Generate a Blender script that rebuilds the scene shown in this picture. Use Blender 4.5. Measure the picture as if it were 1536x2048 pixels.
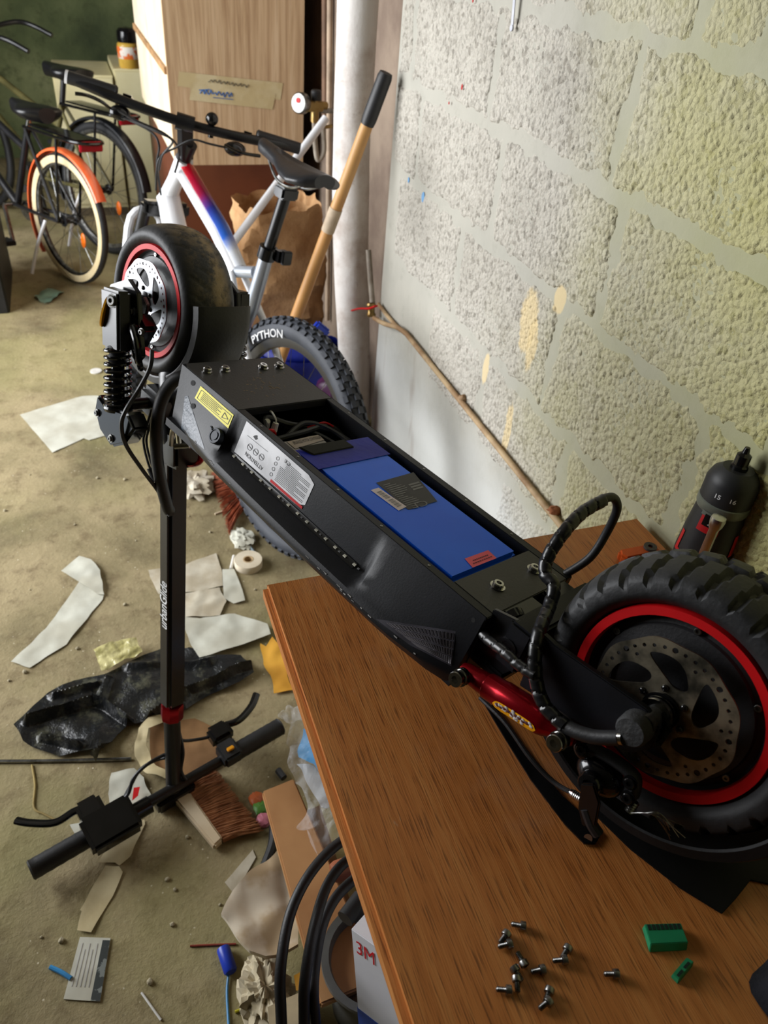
import bpy, bmesh, math, random
import numpy as np
from mathutils import Vector, Matrix, noise
from mathutils.bvhtree import BVHTree
random.seed(7)
for o in list(bpy.data.objects): bpy.data.objects.remove(o)
SC = bpy.context.scene; COL = SC.collection
A = lambda *p: np.array(p, float)
# ------------------------------------------------------------ camera (solved from the wall courses and the table edges)
F = 1540.0; CAM = A(0, 0, 1.5)
_vp = A(70 - 768, -230 - 1024); _nx = -188.0
_N = (F * F + _vp[0] * _nx) / (-_vp[1])
_dn = A(_nx, _N, F); _dn /= np.linalg.norm(_dn)
_Y = A(_vp[0], _vp[1], F); _Y /= np.linalg.norm(_Y)
RW = np.array([np.cross(_Y, -_dn), _Y, -_dn])
cam = bpy.data.cameras.new('camera'); camo = bpy.data.objects.new('camera', cam); COL.objects.link(camo)
cam.sensor_fit = 'VERTICAL'; cam.sensor_height = 36; cam.sensor_width = 27; cam.lens = F / 2048 * 36
cam.clip_start = .02; cam.dof.use_dof = True; cam.dof.focus_distance = .95; cam.dof.aperture_fstop = 8
mw = Matrix.Identity(4)
for i in range(3):
    mw[i][0] = RW[i][0]; mw[i][1] = -RW[i][1]; mw[i][2] = -RW[i][2]; mw[i][3] = CAM[i]
camo.matrix_world = mw; SC.camera = camo
# ------------------------------------------------------------ light: daylight through the wide garage door in the left wall
SC.view_settings.view_transform = 'Standard'; SC.view_settings.look = 'None'
SC.view_settings.exposure = 0.22; SC.view_settings.gamma = 1; SC.view_settings.use_curve_mapping = False
w = bpy.data.worlds.new('world'); SC.world = w; w.use_nodes = True
wb = w.node_tree.nodes['Background']; wb.inputs[0].default_value = (.80, .90, 1, 1); wb.inputs[1].default_value = 1.0
def area(name, loc, target, sx, sy, power, col):
    l = bpy.data.lights.new(name, 'AREA'); l.shape = 'RECTANGLE'; l.size = sx; l.size_y = sy; l.energy = power; l.color = col
    o = bpy.data.objects.new(name, l); COL.objects.link(o); o.location = loc
    o.rotation_euler = (Vector(target) - Vector(loc)).to_track_quat('-Z', 'Y').to_euler(); return o
area('daylight_door_left_offscreen', (-2.6, 2.55, 1.5), (.8, 2.5, 1.0), 3.2, 2.4, 235, (.98, .985, 1))

# ------------------------------------------------------------ pixel rays
def ray(px, py): return RW @ A(px - 768, py - 1024, F)
def onpl(px, py, p0, n):
    r = ray(px, py); return CAM + r * (np.dot(p0 - CAM, n) / np.dot(r, n))
def onz(px, py, z=0.): return onpl(px, py, A(0, 0, z), A(0, 0, 1))
def onx(px, py, x): return onpl(px, py, A(x, 0, 0), A(1, 0, 0))
def ony(px, py, y): return onpl(px, py, A(0, y, 0), A(0, 1, 0))
def unit(v): v = np.asarray(v, float); return v / np.linalg.norm(v)

# ------------------------------------------------------------ mesh builder
def ortho(a):
    a = unit(a); h = A(0, 0, 1) if abs(a[2]) < .9 else A(1, 0, 0)
    e1 = unit(np.cross(h, a)); return e1, np.cross(a, e1)
class G:
    def __init__(s): s.v = []; s.f = []
    def add(s, vs, fs):
        b = len(s.v); s.v += [tuple(map(float, p)) for p in vs]; s.f += [tuple(i + b for i in f) for f in fs]; return s
    def box(s, c, d, ex=(1, 0, 0), ey=(0, 1, 0)):
        ex = unit(ex); ey = np.asarray(ey, float); ey = unit(ey - ex * np.dot(ex, ey)); ez = np.cross(ex, ey); c = np.asarray(c, float)
        vs = [c + ex * (i * d[0] / 2) + ey * (j * d[1] / 2) + ez * (k * d[2] / 2) for i in (-1, 1) for j in (-1, 1) for k in (-1, 1)]
        return s.add(vs, [(0, 1, 3, 2), (4, 6, 7, 5), (0, 4, 5, 1), (2, 3, 7, 6), (0, 2, 6, 4), (1, 5, 7, 3)])
    def beam(s, p, q, wd, ht, side=(1, 0, 0)):
        p = np.asarray(p, float); q = np.asarray(q, float)
        return s.box((p + q) / 2, (np.linalg.norm(q - p), wd, ht), q - p, side)
    def prism(s, poly, t, o=(0, 0, 0), ex=(1, 0, 0), ey=(0, 1, 0)):
        ex = unit(ex); ey = unit(ey); ez = np.cross(ex, ey); o = np.asarray(o, float); n = len(poly)
        vs = [o + ex * a + ey * b for a, b in poly] + [o + ex * a + ey * b + ez * t for a, b in poly]
        return s.add(vs, [tuple(range(n))[::-1], tuple(range(n, 2 * n))] + [(i, (i + 1) % n, n + (i + 1) % n, n + i) for i in range(n)])
    def lathe(s, prof, o=(0, 0, 0), ax=(1, 0, 0), n=32, a0=0., a1=2 * math.pi, closed=False, e=None):
        o = np.asarray(o, float); ax = unit(ax); e1, e2 = e or ortho(ax); full = abs(a1 - a0 - 2 * math.pi) < 1e-6
        m = len(prof); k = n if full else n + 1; vs = []
        for i in range(k):
            t = a0 + (a1 - a0) * i / n; d = e1 * math.cos(t) + e2 * math.sin(t)
            vs += [o + ax * a + d * max(r, 1e-5) for r, a in prof]
        fs = []
        for i in range(n):
            j = (i + 1) % k
            for q in range(m if closed else m - 1):
                p = (q + 1) % m; fs.append((i * m + q, j * m + q, j * m + p, i * m + p))
        if not full and closed: fs += [tuple(range(m)), tuple(range(k * m - m, k * m))[::-1]]
        return s.add(vs, fs)
    def cyl(s, p, q, r, n=16, r2=None):
        p = np.asarray(p, float); q = np.asarray(q, float); h = np.linalg.norm(q - p); r2 = r if r2 is None else r2
        return s.lathe([(0, 0), (r, 0), (r2, h), (0, h)], p, q - p, n)
    def tube(s, pts, r, n=8, closed=False, rf=None, flat=1., up=None):
        P = [np.asarray(p, float) for p in pts]; m = len(P); vs = []; prev = None
        for i in range(m):
            t = unit(P[(i + 1) % m] - P[i - 1]) if closed else unit(P[min(i + 1, m - 1)] - P[max(i - 1, 0)])
            if prev is None: e1 = ortho(t)[0] if up is None else unit(np.asarray(up, float) - t * np.dot(up, t))
            else: e1 = unit(prev - t * np.dot(prev, t))
            prev = e1; e2 = np.cross(t, e1); ri = r[i] if hasattr(r, '__len__') else r
            for k in range(n):
                a = 2 * math.pi * k / n; rr = ri * (rf(i, a) if rf else 1); vs.append(P[i] + e1 * (math.cos(a) * rr) + e2 * (math.sin(a) * rr * flat))
        fs = [(i * n + k, i * n + (k + 1) % n, ((i + 1) % m) * n + (k + 1) % n, ((i + 1) % m) * n + k) for i in range(m if closed else m - 1) for k in range(n)]
        if not closed: fs += [tuple(range(n))[::-1], tuple(range((m - 1) * n, m * n))]
        return s.add(vs, fs)
    def grid(s, fn, nu, nv, cu=False, cv=False):
        ku = nu if cu else nu + 1; kv = nv if cv else nv + 1
        vs = [fn(i / nu, j / nv) for i in range(ku) for j in range(kv)]
        return s.add(vs, [(i * kv + j, ((i + 1) % ku) * kv + j, ((i + 1) % ku) * kv + (j + 1) % kv, i * kv + (j + 1) % kv) for i in range(nu) for j in range(nv)])
    def ball(s, c, r, n=12, m=8, amp=0, fr=1.):
        c = np.asarray(c, float); r = np.asarray(r, float) * np.ones(3)
        def fn(a, b):
            t = 2 * math.pi * a; p = math.pi * b; d = A(math.cos(t) * math.sin(p), math.sin(t) * math.sin(p), -math.cos(p))
            k = 1 + (amp * noise.noise(Vector((d + c * 7) * fr)) if amp else 0); return c + d * r * k
        return s.grid(fn, n, m, cu=True)
    def merge(s, g, fn=None): return s.add([fn(p) for p in g.v] if fn else g.v, g.f)
def cat(pts, k=8, closed=False):
    P = [np.asarray(p, float) for p in pts]; n = len(P); out = []
    for i in range(n if closed else n - 1):
        a, b, c, d = (P[(i - 1) % n], P[i], P[(i + 1) % n], P[(i + 2) % n]) if closed else (P[max(i - 1, 0)], P[i], P[i + 1], P[min(i + 2, n - 1)])
        for j in range(k):
            t = j / k; out.append(.5 * (2 * b + (c - a) * t + (2 * a - 5 * b + 4 * c - d) * t * t + (3 * b - a - 3 * c + d) * t ** 3))
    if not closed: out.append(P[-1])
    return out

# ------------------------------------------------------------ materials
def lin(c):
    return tuple(((x / 255) / 12.92 if x <= 10.3 else ((x / 255 + .055) / 1.055) ** 2.4) for x in c)
MATS = {}
class NT:
    def __init__(s, name):
        s.m = bpy.data.materials.new(name); s.m.use_nodes = True; s.t = s.m.node_tree; s.b = s.t.nodes['Principled BSDF']
        s.co = s.t.nodes.new('ShaderNodeTexCoord').outputs['Object']
    def n(s, ty, **k):
        nd = s.t.nodes.new(ty)
        for a, v in k.items():
            if a[0] == '_': setattr(nd, a[1:], v)
        return nd
    def link(s, a, b): s.t.links.new(a, b)
    def mapped(s, sc=(1, 1, 1), rot=(0, 0, 0), loc=(0, 0, 0)):
        m = s.n('ShaderNodeMapping'); m.inputs['Scale'].default_value = sc; m.inputs['Rotation'].default_value = rot; m.inputs['Location'].default_value = loc
        s.link(s.co, m.inputs[0]); return m.outputs[0]
    def noise(s, scale, detail=4, rough=.55, co=None, dist=0):
        x = s.n('ShaderNodeTexNoise'); x.inputs['Scale'].default_value = scale; x.inputs['Detail'].default_value = detail; x.inputs['Roughness'].default_value = rough; x.inputs['Distortion'].default_value = dist
        s.link(co or s.co, x.inputs['Vector']); return x.outputs['Fac']
    def vor(s, scale, co=None, feat='F1', out='Distance'):
        x = s.n('ShaderNodeTexVoronoi', _feature=feat); x.inputs['Scale'].default_value = scale; s.link(co or s.co, x.inputs['Vector']); return x.outputs[out]
    def ramp(s, fac, stops):
        r = s.n('ShaderNodeValToRGB'); e = r.color_ramp.elements
        while len(e) < len(stops): e.new(.5)
        for el, (p, c) in zip(e, stops): el.position = p; el.color = (*c, 1)
        s.link(fac, r.inputs[0]); return r.outputs[0]
    def mix(s, fac, a, b, mode='MIX'):
        x = s.n('ShaderNodeMix', _data_type='RGBA', _blend_type=mode)
        for i, v in ((0, fac), (6, a), (7, b)):
            if hasattr(v, 'is_linked'): s.link(v, x.inputs[i])
            else: x.inputs[i].default_value = v if i == 0 else (*v, 1)
        return x.outputs[2]
    def math(s, op, a, b=0., clamp=False):
        x = s.n('ShaderNodeMath', _operation=op, _use_clamp=clamp)
        for i, v in ((0, a), (1, b)):
            if hasattr(v, 'is_linked'): s.link(v, x.inputs[i])
            else: x.inputs[i].default_value = v
        return x.outputs[0]
    def sep(s, co=None):
        x = s.n('ShaderNodeSeparateXYZ'); s.link(co or s.co, x.inputs[0]); return x.outputs
    def step(s, v, a, b):
        x = s.n('ShaderNodeMapRange', _clamp=True, _interpolation_type='SMOOTHSTEP'); x.inputs[1].default_value = a; x.inputs[2].default_value = b; s.link(v, x.inputs[0]); return x.outputs[0]
    def bump(s, h, st=.3, d=.01):
        x = s.n('ShaderNodeBump'); x.inputs['Strength'].default_value = st; x.inputs['Distance'].default_value = d; s.link(h, x.inputs['Height']); s.link(x.outputs[0], s.b.inputs['Normal'])
    def col(s, c):
        if hasattr(c, 'is_linked'): s.link(c, s.b.inputs['Base Color'])
        else: s.b.inputs['Base Color'].default_value = (*c, 1)
    def set(s, **k):
        for a, v in k.items():
            i = s.b.inputs[a.replace('_', ' ')]
            if hasattr(v, 'is_linked'): s.link(v, i)
            else: i.default_value = v
def mat(name, c, rough=.5, metal=0., c2=None, scale=12, bump=0., bscale=60, coat=0., trans=0., alpha=1., spec=.5, ior=1.45, emit=0., lo=.35, hi=.65):
    if name in MATS: return MATS[name]
    t = NT(name); t.set(Roughness=rough, Metallic=metal)
    if c2 is None: c2 = tuple(x * .82 for x in c)
    t.col(t.mix(t.step(t.noise(scale), lo, hi), lin(c), lin(c2)))
    if bump: t.bump(t.noise(bscale), bump, .004)
    if coat: t.set(Coat_Weight=coat, Coat_Roughness=.08)
    if trans: t.set(Transmission_Weight=trans, IOR=ior)
    if alpha < 1: t.set(Alpha=alpha)
    t.b.inputs['Specular IOR Level'].default_value = spec
    if emit: t.b.inputs['Emission Color'].default_value = (*lin(c), 1); t.b.inputs['Emission Strength'].default_value = emit
    MATS[name] = t.m; return t.m
# ------------------------------------------------------------ objects
def mesh_of(g, name, smooth=35, bevel=0., seg=2):
    me = bpy.data.meshes.new(name); me.from_pydata(g.v, [], g.f)
    bm = bmesh.new(); bm.from_mesh(me); bmesh.ops.recalc_face_normals(bm, faces=bm.faces)
    if bevel:
        ed = [e for e in bm.edges if len(e.link_faces) == 2 and e.calc_face_angle(0) > .5]
        bmesh.ops.bevel(bm, geom=ed, offset=bevel, segments=seg, affect='EDGES', clamp_overlap=True)
    bm.to_mesh(me); bm.free()
    if smooth:
        me.polygons.foreach_set('use_smooth', [True] * len(me.polygons)); me.set_sharp_from_angle(angle=math.radians(smooth))
    return me
def obj(name, g, m, parent=None, smooth=35, bevel=0., kind=None, label=None, seg=2):
    me = g if isinstance(g, bpy.types.Mesh) else mesh_of(g, name, smooth, bevel, seg)
    if m is not None: me.materials.clear(); me.materials.append(m)
    o = bpy.data.objects.new(name, me); COL.objects.link(o)
    if parent: o.parent = parent
    if kind: o['kind'] = kind
    if label: o['label'] = label
    return o
def tag(o, label, cat_, group=None):
    o['label'] = label; o['category'] = cat_
    if group: o['group'] = group
    return o
def thing(name, label, cat_, mtx=None, loc=(0, 0, 0), group=None):
    o = bpy.data.objects.new(name, None); o.empty_display_size = .05; COL.objects.link(o)
    if mtx is not None: o.matrix_world = mtx
    else: o.location = loc
    return tag(o, label, cat_, group)
def single(name, g, m, label, cat_, group=None, smooth=35, bevel=0., seg=2):
    # one-mesh thing: origin moved to the middle of its base
    V = np.array(g.v); c = A((V[:, 0].min() + V[:, 0].max()) / 2, (V[:, 1].min() + V[:, 1].max()) / 2, V[:, 2].min())
    g.v = [tuple(p - c) for p in V]; o = obj(name, g, m, None, smooth, bevel, seg=seg); o.location = c
    return tag(o, label, cat_, group)
def frame_mtx(o, ex, ey, ez):
    m = Matrix.Identity(4)
    for i in range(3): m[i][0] = ex[i]; m[i][1] = ey[i]; m[i][2] = ez[i]; m[i][3] = o[i]
    return m
def bikeframe(h, r, p):
    h, r, p = map(math.radians, (h, r, p))
    v = A(math.cos(h) * math.cos(r), math.sin(h) * math.cos(r), math.sin(r)); u = A(-math.sin(h) * math.cos(p), math.cos(h) * math.cos(p), math.sin(p))
    u = unit(u - v * np.dot(u, v)); return u, v, np.cross(v, u)
def curve_mesh(splines, ext, name='c'):
    c = bpy.data.curves.new(name, 'CURVE'); c.dimensions = '2D'; c.fill_mode = 'BOTH'; c.extrude = ext
    for pts in splines:
        s = c.splines.new('POLY'); s.points.add(len(pts) - 1); s.use_cyclic_u = True
        for p, q in zip(s.points, pts): p.co = (q[0], q[1], 0, 1)
    o = bpy.data.objects.new(name, c); COL.objects.link(o); dg = bpy.context.evaluated_depsgraph_get()
    me = bpy.data.meshes.new_from_object(o.evaluated_get(dg)); bpy.data.objects.remove(o); bpy.data.curves.remove(c); return me
def text_geo(txt, shear=0., ext=0., bold=0.):
    c = bpy.data.curves.new('t', 'FONT'); c.body = txt; c.size = 1; c.shear = shear; c.extrude = ext; c.offset = bold; c.resolution_u = 3
    o = bpy.data.objects.new('t', c); COL.objects.link(o); dg = bpy.context.evaluated_depsgraph_get()
    me = bpy.data.meshes.new_from_object(o.evaluated_get(dg)); bpy.data.objects.remove(o); bpy.data.curves.remove(c)
    V = np.array([v.co[:] for v in me.vertices]); lo = V.min(0); hi = V.max(0); g = G()
    g.v = [tuple(((p - lo) / np.maximum(hi - lo, 1e-6)) * A(1, 1, 0)) for p in V]; g.f = [tuple(p.vertices) for p in me.polygons]
    bpy.data.meshes.remove(me); return g     # flat, normalised to a unit square
def bil(q, s, t):
    a, b, c, d = (np.asarray(x, float) for x in q); return (a * (1 - s) + b * s) * (1 - t) + (d * (1 - s) + c * s) * t
def sheet(poly, cuts=3, amp=.004, fr=14., thick=.0006, seed=0, lift=None):
    """a crumpled flat piece: 3-D outline, subdivided, displaced upwards, thickened"""
    bm = bmesh.new(); vs = [bm.verts.new(p) for p in poly]; f = bm.faces.new(vs); bmesh.ops.triangulate(bm, faces=[f])
    L = max((bm.edges[i].calc_length() for i in range(len(bm.edges)))) if bm.edges.ensure_lookup_table() is None else 1
    for k in range(cuts):
        L *= .5; ed = [e for e in bm.edges if e.calc_length() > L * 1.05]
        if ed: bmesh.ops.subdivide_edges(bm, edges=ed, cuts=1, use_grid_fill=False); bmesh.ops.triangulate(bm, faces=[f for f in bm.faces if len(f.verts) > 3])
    for v in bm.verts:
        p = v.co * fr + Vector((seed * 3.1, seed * 1.7, 0)); h = (noise.noise(p) + .5 * noise.noise(p * 2.3)) * .5 + .5
        v.co.z += amp * max(h, 0) + (lift(v.co) if lift else 0)
        v.co.x += amp * .4 * noise.noise(p * 1.7 + Vector((9, 0, 0))); v.co.y += amp * .4 * noise.noise(p * 1.7 + Vector((0, 9, 0)))
    bm.normal_update(); bm.verts.ensure_lookup_table(); top = [v.co.copy() for v in bm.verts]; fs = [[v.index for v in f.verts] for f in bm.faces]
    bd = [(e.verts[0].index, e.verts[1].index) for e in bm.edges if len(e.link_faces) == 1]; n = len(top); bm.verts.index_update(); bm.free()
    g = G(); g.v = [tuple(p) for p in top] + [(p.x, p.y, p.z - thick) for p in top]
    g.f = [tuple(f) for f in fs] + [tuple(i + n for i in f[::-1]) for f in fs] + [(a, b, b + n, a + n) for a, b in bd]; return g

# ------------------------------------------------------------ material library
blk = mat('black_paint', (11, 12, 16), .46, c2=(16, 17, 22), scale=30, bump=.05, bscale=400, spec=.28)
blk2 = mat('black_satin', (20, 20, 22), .3, c2=(27, 27, 29), scale=14)
blkp = mat('black_plastic', (22, 22, 24), .5, c2=(30, 30, 32), scale=25, bump=.1, bscale=300)
blkg = mat('black_gloss', (12, 12, 13), .14, c2=(18, 18, 19), scale=30)
rub = mat('rubber_black', (23, 24, 26), .62, c2=(33, 34, 36), scale=18, bump=.15, bscale=180)
chrome = mat('chrome', (205, 205, 205), .16, 1., c2=(170, 170, 168), scale=40)
steel = mat('steel', (150, 150, 148), .32, 1., c2=(110, 110, 108), scale=60)
rotm = mat('rotor_steel', (172, 162, 140), .48, 1., c2=(72, 70, 62), scale=25)
rotl = mat('rotor_bright', (140, 142, 146), .38, 1., c2=(150, 152, 155), scale=25)
redr = mat('red_ring', (200, 14, 20), .5, c2=(182, 10, 16), scale=8, spec=.25)
redm = mat('red_anodised', (165, 12, 28), .22, .75, c2=(140, 8, 22), scale=10)
yel = mat('yellow_reflector', (240, 170, 12), .4, c2=(225, 150, 8), scale=30)
whit = mat('white_plastic', (228, 226, 220), .5, c2=(214, 212, 205), scale=6)
prnt = mat('print_black', (22, 22, 24), .6)
prnw = mat('print_white', (225, 225, 225), .5)
prng = mat('print_grey', (120, 120, 122), .6)
paper = mat('white_paper', (208, 208, 194), .85, c2=(188, 185, 168), scale=9, bump=.1, bscale=60)
paperg = mat('dusty_paper', (206, 198, 178), .9, c2=(182, 170, 146), scale=14, bump=.15, bscale=50)
cream = mat('cream_tissue', (214, 200, 160), .9, c2=(196, 180, 138), scale=10, bump=.15, bscale=70)
whitemetal = mat('white_enamel', (236, 236, 238), .25, c2=(226, 228, 232), scale=5, coat=.4)
silv = mat('silver_paint', (176, 182, 190), .3, .6, c2=(160, 166, 176), scale=8, coat=.3)
def make_table():
    t = NT('oak_table'); co = t.mapped((26, 1.0, 26)); co2 = t.mapped((1, 1, 1))
    wob = t.noise(3.0, 3, .5); rings = t.noise(3.2, 5, .62, co, 1.1); pores = t.noise(1.0, 2, .5, t.mapped((620, 22, 620)))
    c = t.ramp(rings, [(.28, lin((176, 104, 46))), (.5, lin((196, 122, 60))), (.72, lin((208, 140, 76)))])
    c = t.mix(t.math('MULTIPLY', t.step(pores, .53, .70), .7), c, lin((98, 52, 22)))
    dust = t.step(t.noise(7, 6, .65), .52, .75); c = t.mix(t.math('MULTIPLY', dust, .3), c, lin((176, 132, 96)))
    scr = t.step(t.noise(60, 3, .8, t.mapped((1, .35, 1), (0, 0, .7))), .70, .76); c = t.mix(t.math('MULTIPLY', scr, .3), c, lin((205, 180, 150)))
    t.col(c); t.set(Roughness=t.math('ADD', .42, t.math('MULTIPLY', dust, .25)), Coat_Weight=.12, Coat_Roughness=.3); t.bump(pores, .25, .002); return t.m
oak_t = make_table()
def make_floor():
    t = NT('floor_dirty_concrete'); x, y, z = t.sep()
    a = t.noise(2.3, 8, .62, dist=.4); b = t.noise(16, 6, .7); f = t.noise(90, 4, .7)
    c = t.ramp(a, [(.3, lin((104, 94, 66))), (.47, lin((146, 133, 98))), (.62, lin((170, 154, 118))), (.78, lin((158, 136, 100)))])
    c = t.mix(t.math('MULTIPLY', t.step(b, .47, .70), .6), c, lin((100, 82, 54)))
    c = t.mix(t.math('MULTIPLY', t.step(f, .55, .75), .4), c, lin((190, 178, 146)))
    c = t.mix(t.math('MULTIPLY', t.step(t.vor(38), .10, .04), .5), c, lin((84, 72, 52)))
    sp = t.vor(55, feat='F1'); c = t.mix(t.math('MULTIPLY', t.step(sp, .12, .07), t.step(t.noise(9), .52, .6)), c, lin((214, 204, 178)))
    al = t.step(t.noise(1.3, 5, .6, t.mapped(loc=(4.2, 1.1, 0))), .46, .62); c = t.mix(t.math('MULTIPLY', al, .4), c, lin((150, 146, 92)))   # patches of greenish grime
    t.col(c); t.set(Roughness=.92); t.bump(t.math('ADD', b, t.math('MULTIPLY', f, .5)), .5, .006); return t.m
def wall_nodes(t, base, pits):
    x, y, z = t.sep()
    n1 = t.noise(3.0, 6, .6)
    c = t.mix(t.step(n1, .35, .7), lin(base[0]), lin(base[1]))
    if pits:
        v = t.vor(105, out='Color'); c = t.mix(t.math('MULTIPLY', t.step(v, .55, .95), .5), c, lin(base[2])); c = t.mix(t.math('MULTIPLY', t.step(t.noise(140, 3, .7), .56, .74), .5), c, lin((226, 222, 208)))
        c = t.mix(t.math('MULTIPLY', t.step(t.noise(70, 4, .75), .56, .7), .35), c, lin(base[2]))
    else: c = t.mix(t.math('MULTIPLY', t.step(t.noise(26, 5, .7), .5, .75), .35), c, lin(base[2]))
    # yellow-green tint, stronger toward the near end of the wall, patchy edge
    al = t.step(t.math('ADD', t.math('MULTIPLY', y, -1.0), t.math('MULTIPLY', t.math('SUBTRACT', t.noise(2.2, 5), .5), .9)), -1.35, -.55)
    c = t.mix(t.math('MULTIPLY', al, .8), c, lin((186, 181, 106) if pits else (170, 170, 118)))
    # white salts and brown damp runs low on the wall
    lo = t.step(t.math('ADD', z, t.math('MULTIPLY', t.noise(4, 5, .6), .25)), .72, .5)
    c = t.mix(t.math('MULTIPLY', lo, .75), c, lin((206, 208, 206)))
    run = t.math('MULTIPLY', t.step(t.noise(1.0, 4, .6, t.mapped((3, 7, 1.6))), .55, .72), t.step(z, .72, .45)); c = t.mix(t.math('MULTIPLY', run, .6), c, lin((128, 98, 76)))
    wob = t.math('MULTIPLY', t.math('SUBTRACT', t.noise(24, 5, .65), .5), 1.6)
    for (px, py), ry, rz in (((1060, 640), .035, .075), ((1066, 690), .02, .06), ((972, 735), .016, .045), ((1016, 862), .016, .075), ((1120, 600), .02, .03)):
        c_ = onx(px, py, .8); dy = t.math('DIVIDE', t.math('SUBTRACT', y, float(c_[1])), ry); dz_ = t.math('DIVIDE', t.math('SUBTRACT', z, float(c_[2])), rz)
        r2 = t.math('ADD', t.math('ADD', t.math('MULTIPLY', dy, dy), t.math('MULTIPLY', dz_, dz_)), wob); c = t.mix(t.math('MULTIPLY', t.step(r2, 1.05, .6), .75), c, lin((222, 200, 152)))
    t.col(c); t.set(Roughness=.95)
    if pits: t.bump(t.math('ADD', t.math('SUBTRACT', 1., t.vor(110)), t.math('MULTIPLY', t.noise(200, 3, .7), .6)), .8, .006)
    else: t.bump(t.noise(40, 6, .65), .25, .005)
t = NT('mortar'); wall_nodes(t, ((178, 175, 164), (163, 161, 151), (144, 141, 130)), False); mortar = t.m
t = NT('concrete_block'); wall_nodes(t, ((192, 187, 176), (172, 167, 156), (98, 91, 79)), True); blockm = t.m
def make_moss():
    t = NT('mossy_wall'); a = t.noise(1.6, 7, .6); b = t.noise(9, 6, .7)
    c = t.ramp(a, [(.3, lin((58, 68, 44))), (.5, lin((92, 102, 66))), (.68, lin((130, 136, 94))), (.85, lin((168, 168, 132)))])
    c = t.mix(t.math('MULTIPLY', t.step(b, .5, .7), .6), c, lin((56, 62, 36))); t.col(c); t.set(Roughness=.95); t.bump(b, .5, .02); return t.m
def make_plain(name, c1, c2, sc=3):
    t = NT(name); t.col(t.mix(t.step(t.noise(sc, 6, .65), .35, .65), lin(c1), lin(c2))); t.set(Roughness=.93); t.bump(t.noise(40, 5, .6), .25, .006); return t.m
# ------------------------------------------------------------ the garage
YW = 2.10; XW = .80; X0 = -1.62; Y0 = -1.6; Y1 = 6.2; ZC = 2.45
obj('floor', G().box(((X0 + 1.1) / 2, (Y0 + Y1) / 2, -.06), (1.1 - X0 + .3, Y1 - Y0 + .3, .12)), make_floor(), kind='structure')
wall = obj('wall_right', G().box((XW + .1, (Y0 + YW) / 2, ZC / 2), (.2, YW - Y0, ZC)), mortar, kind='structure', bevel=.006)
recess = obj('wall_recess', G().box((1.0, (YW + Y1) / 2, ZC / 2), (.2, Y1 - YW, ZC)), make_plain('recess_plaster', (142, 126, 110), (112, 96, 84)), kind='structure')
obj('wall_far', G().box(((X0 + 1.1) / 2, Y1 + .1, ZC / 2), (1.1 - X0, .2, ZC)), make_moss(), kind='structure')
plas = make_plain('garage_plaster', (104, 98, 84), (84, 78, 64))
obj('wall_near', G().box(((X0 + 1.1) / 2, Y0 - .1, ZC / 2), (1.1 - X0, .2, ZC)), plas, kind='structure')
g = G()
for y0, y1, z0, z1 in ((Y0, 1.45, 0, ZC), (1.45, 4.2, 2.3, ZC), (4.2, Y1, 0, ZC)):
    g.box((X0 - .1, (y0 + y1) / 2, (z0 + z1) / 2), (.2, y1 - y0, z1 - z0))
obj('wall_left', g, plas, kind='structure')
obj('ceiling', G().box(((X0 + 1.1) / 2, (Y0 + Y1) / 2, ZC + .06), (1.1 - X0 + .3, Y1 - Y0 + .3, .12)), make_plain('ceiling_boards', (112, 106, 92), (90, 84, 70)), kind='structure')

# blocks of the right wall, laid course by course; joints read off the photograph on the wall plane
def jy(*p): return sum(onx(a, b, XW)[1] for a, b in p) / len(p)
zc = [.30, .525, .742, .967, 1.182, 1.392, 1.605, 1.82]
J = {0: [.35, .80, 1.24],
     1: [-.2, .22, .60, jy((1120, 960)), 1.40, 1.72],
     2: [-.45, 0., .36, jy((1395, 905)), jy((1097, 740)), jy((915, 550)), 2.03],
     3: [-.6, -.2, .20, .62, jy((1225, 520)), jy((992, 400)), jy((838, 290)), 2.09],
     4: [-.45, -.1, .25, .68, jy((1255, 230)), jy((988, 160)), jy((830, 70)), 2.09],
     5: [-.4, 0., .45, .86, jy((1405, 30)), 1.62, 2.05], 6: [-.2, .25, .7, 1.15, 1.6, 2.05]}
rng = np.random.RandomState(3)
def vnoise(U, V, s, seed):
    r = np.random.RandomState(seed); T = r.rand(64, 64); a = U / s; b = V / s; i = np.floor(a).astype(int); j = np.floor(b).astype(int); fa = a - i; fb = b - j
    fa = fa * fa * (3 - 2 * fa); fb = fb * fb * (3 - 2 * fb); q = lambda p, r_: T[p % 64, r_ % 64]
    return (q(i, j) * (1 - fa) + q(i + 1, j) * fa) * (1 - fb) + (q(i, j + 1) * (1 - fa) + q(i + 1, j + 1) * fa) * fb
def vcell(U, V, s, seed):
    r = np.random.RandomState(seed); T = r.rand(64, 64, 2); i = np.floor(U / s).astype(int); j = np.floor(V / s).astype(int); best = np.full(U.shape, 9.)
    for di in (-1, 0, 1):
        for dj in (-1, 0, 1):
            t = T[(i + di) % 64, (j + dj) % 64]; d = np.hypot((i + di + t[..., 0]) - U / s, (j + dj + t[..., 1]) - V / s); best = np.minimum(best, d)
    return best
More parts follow.
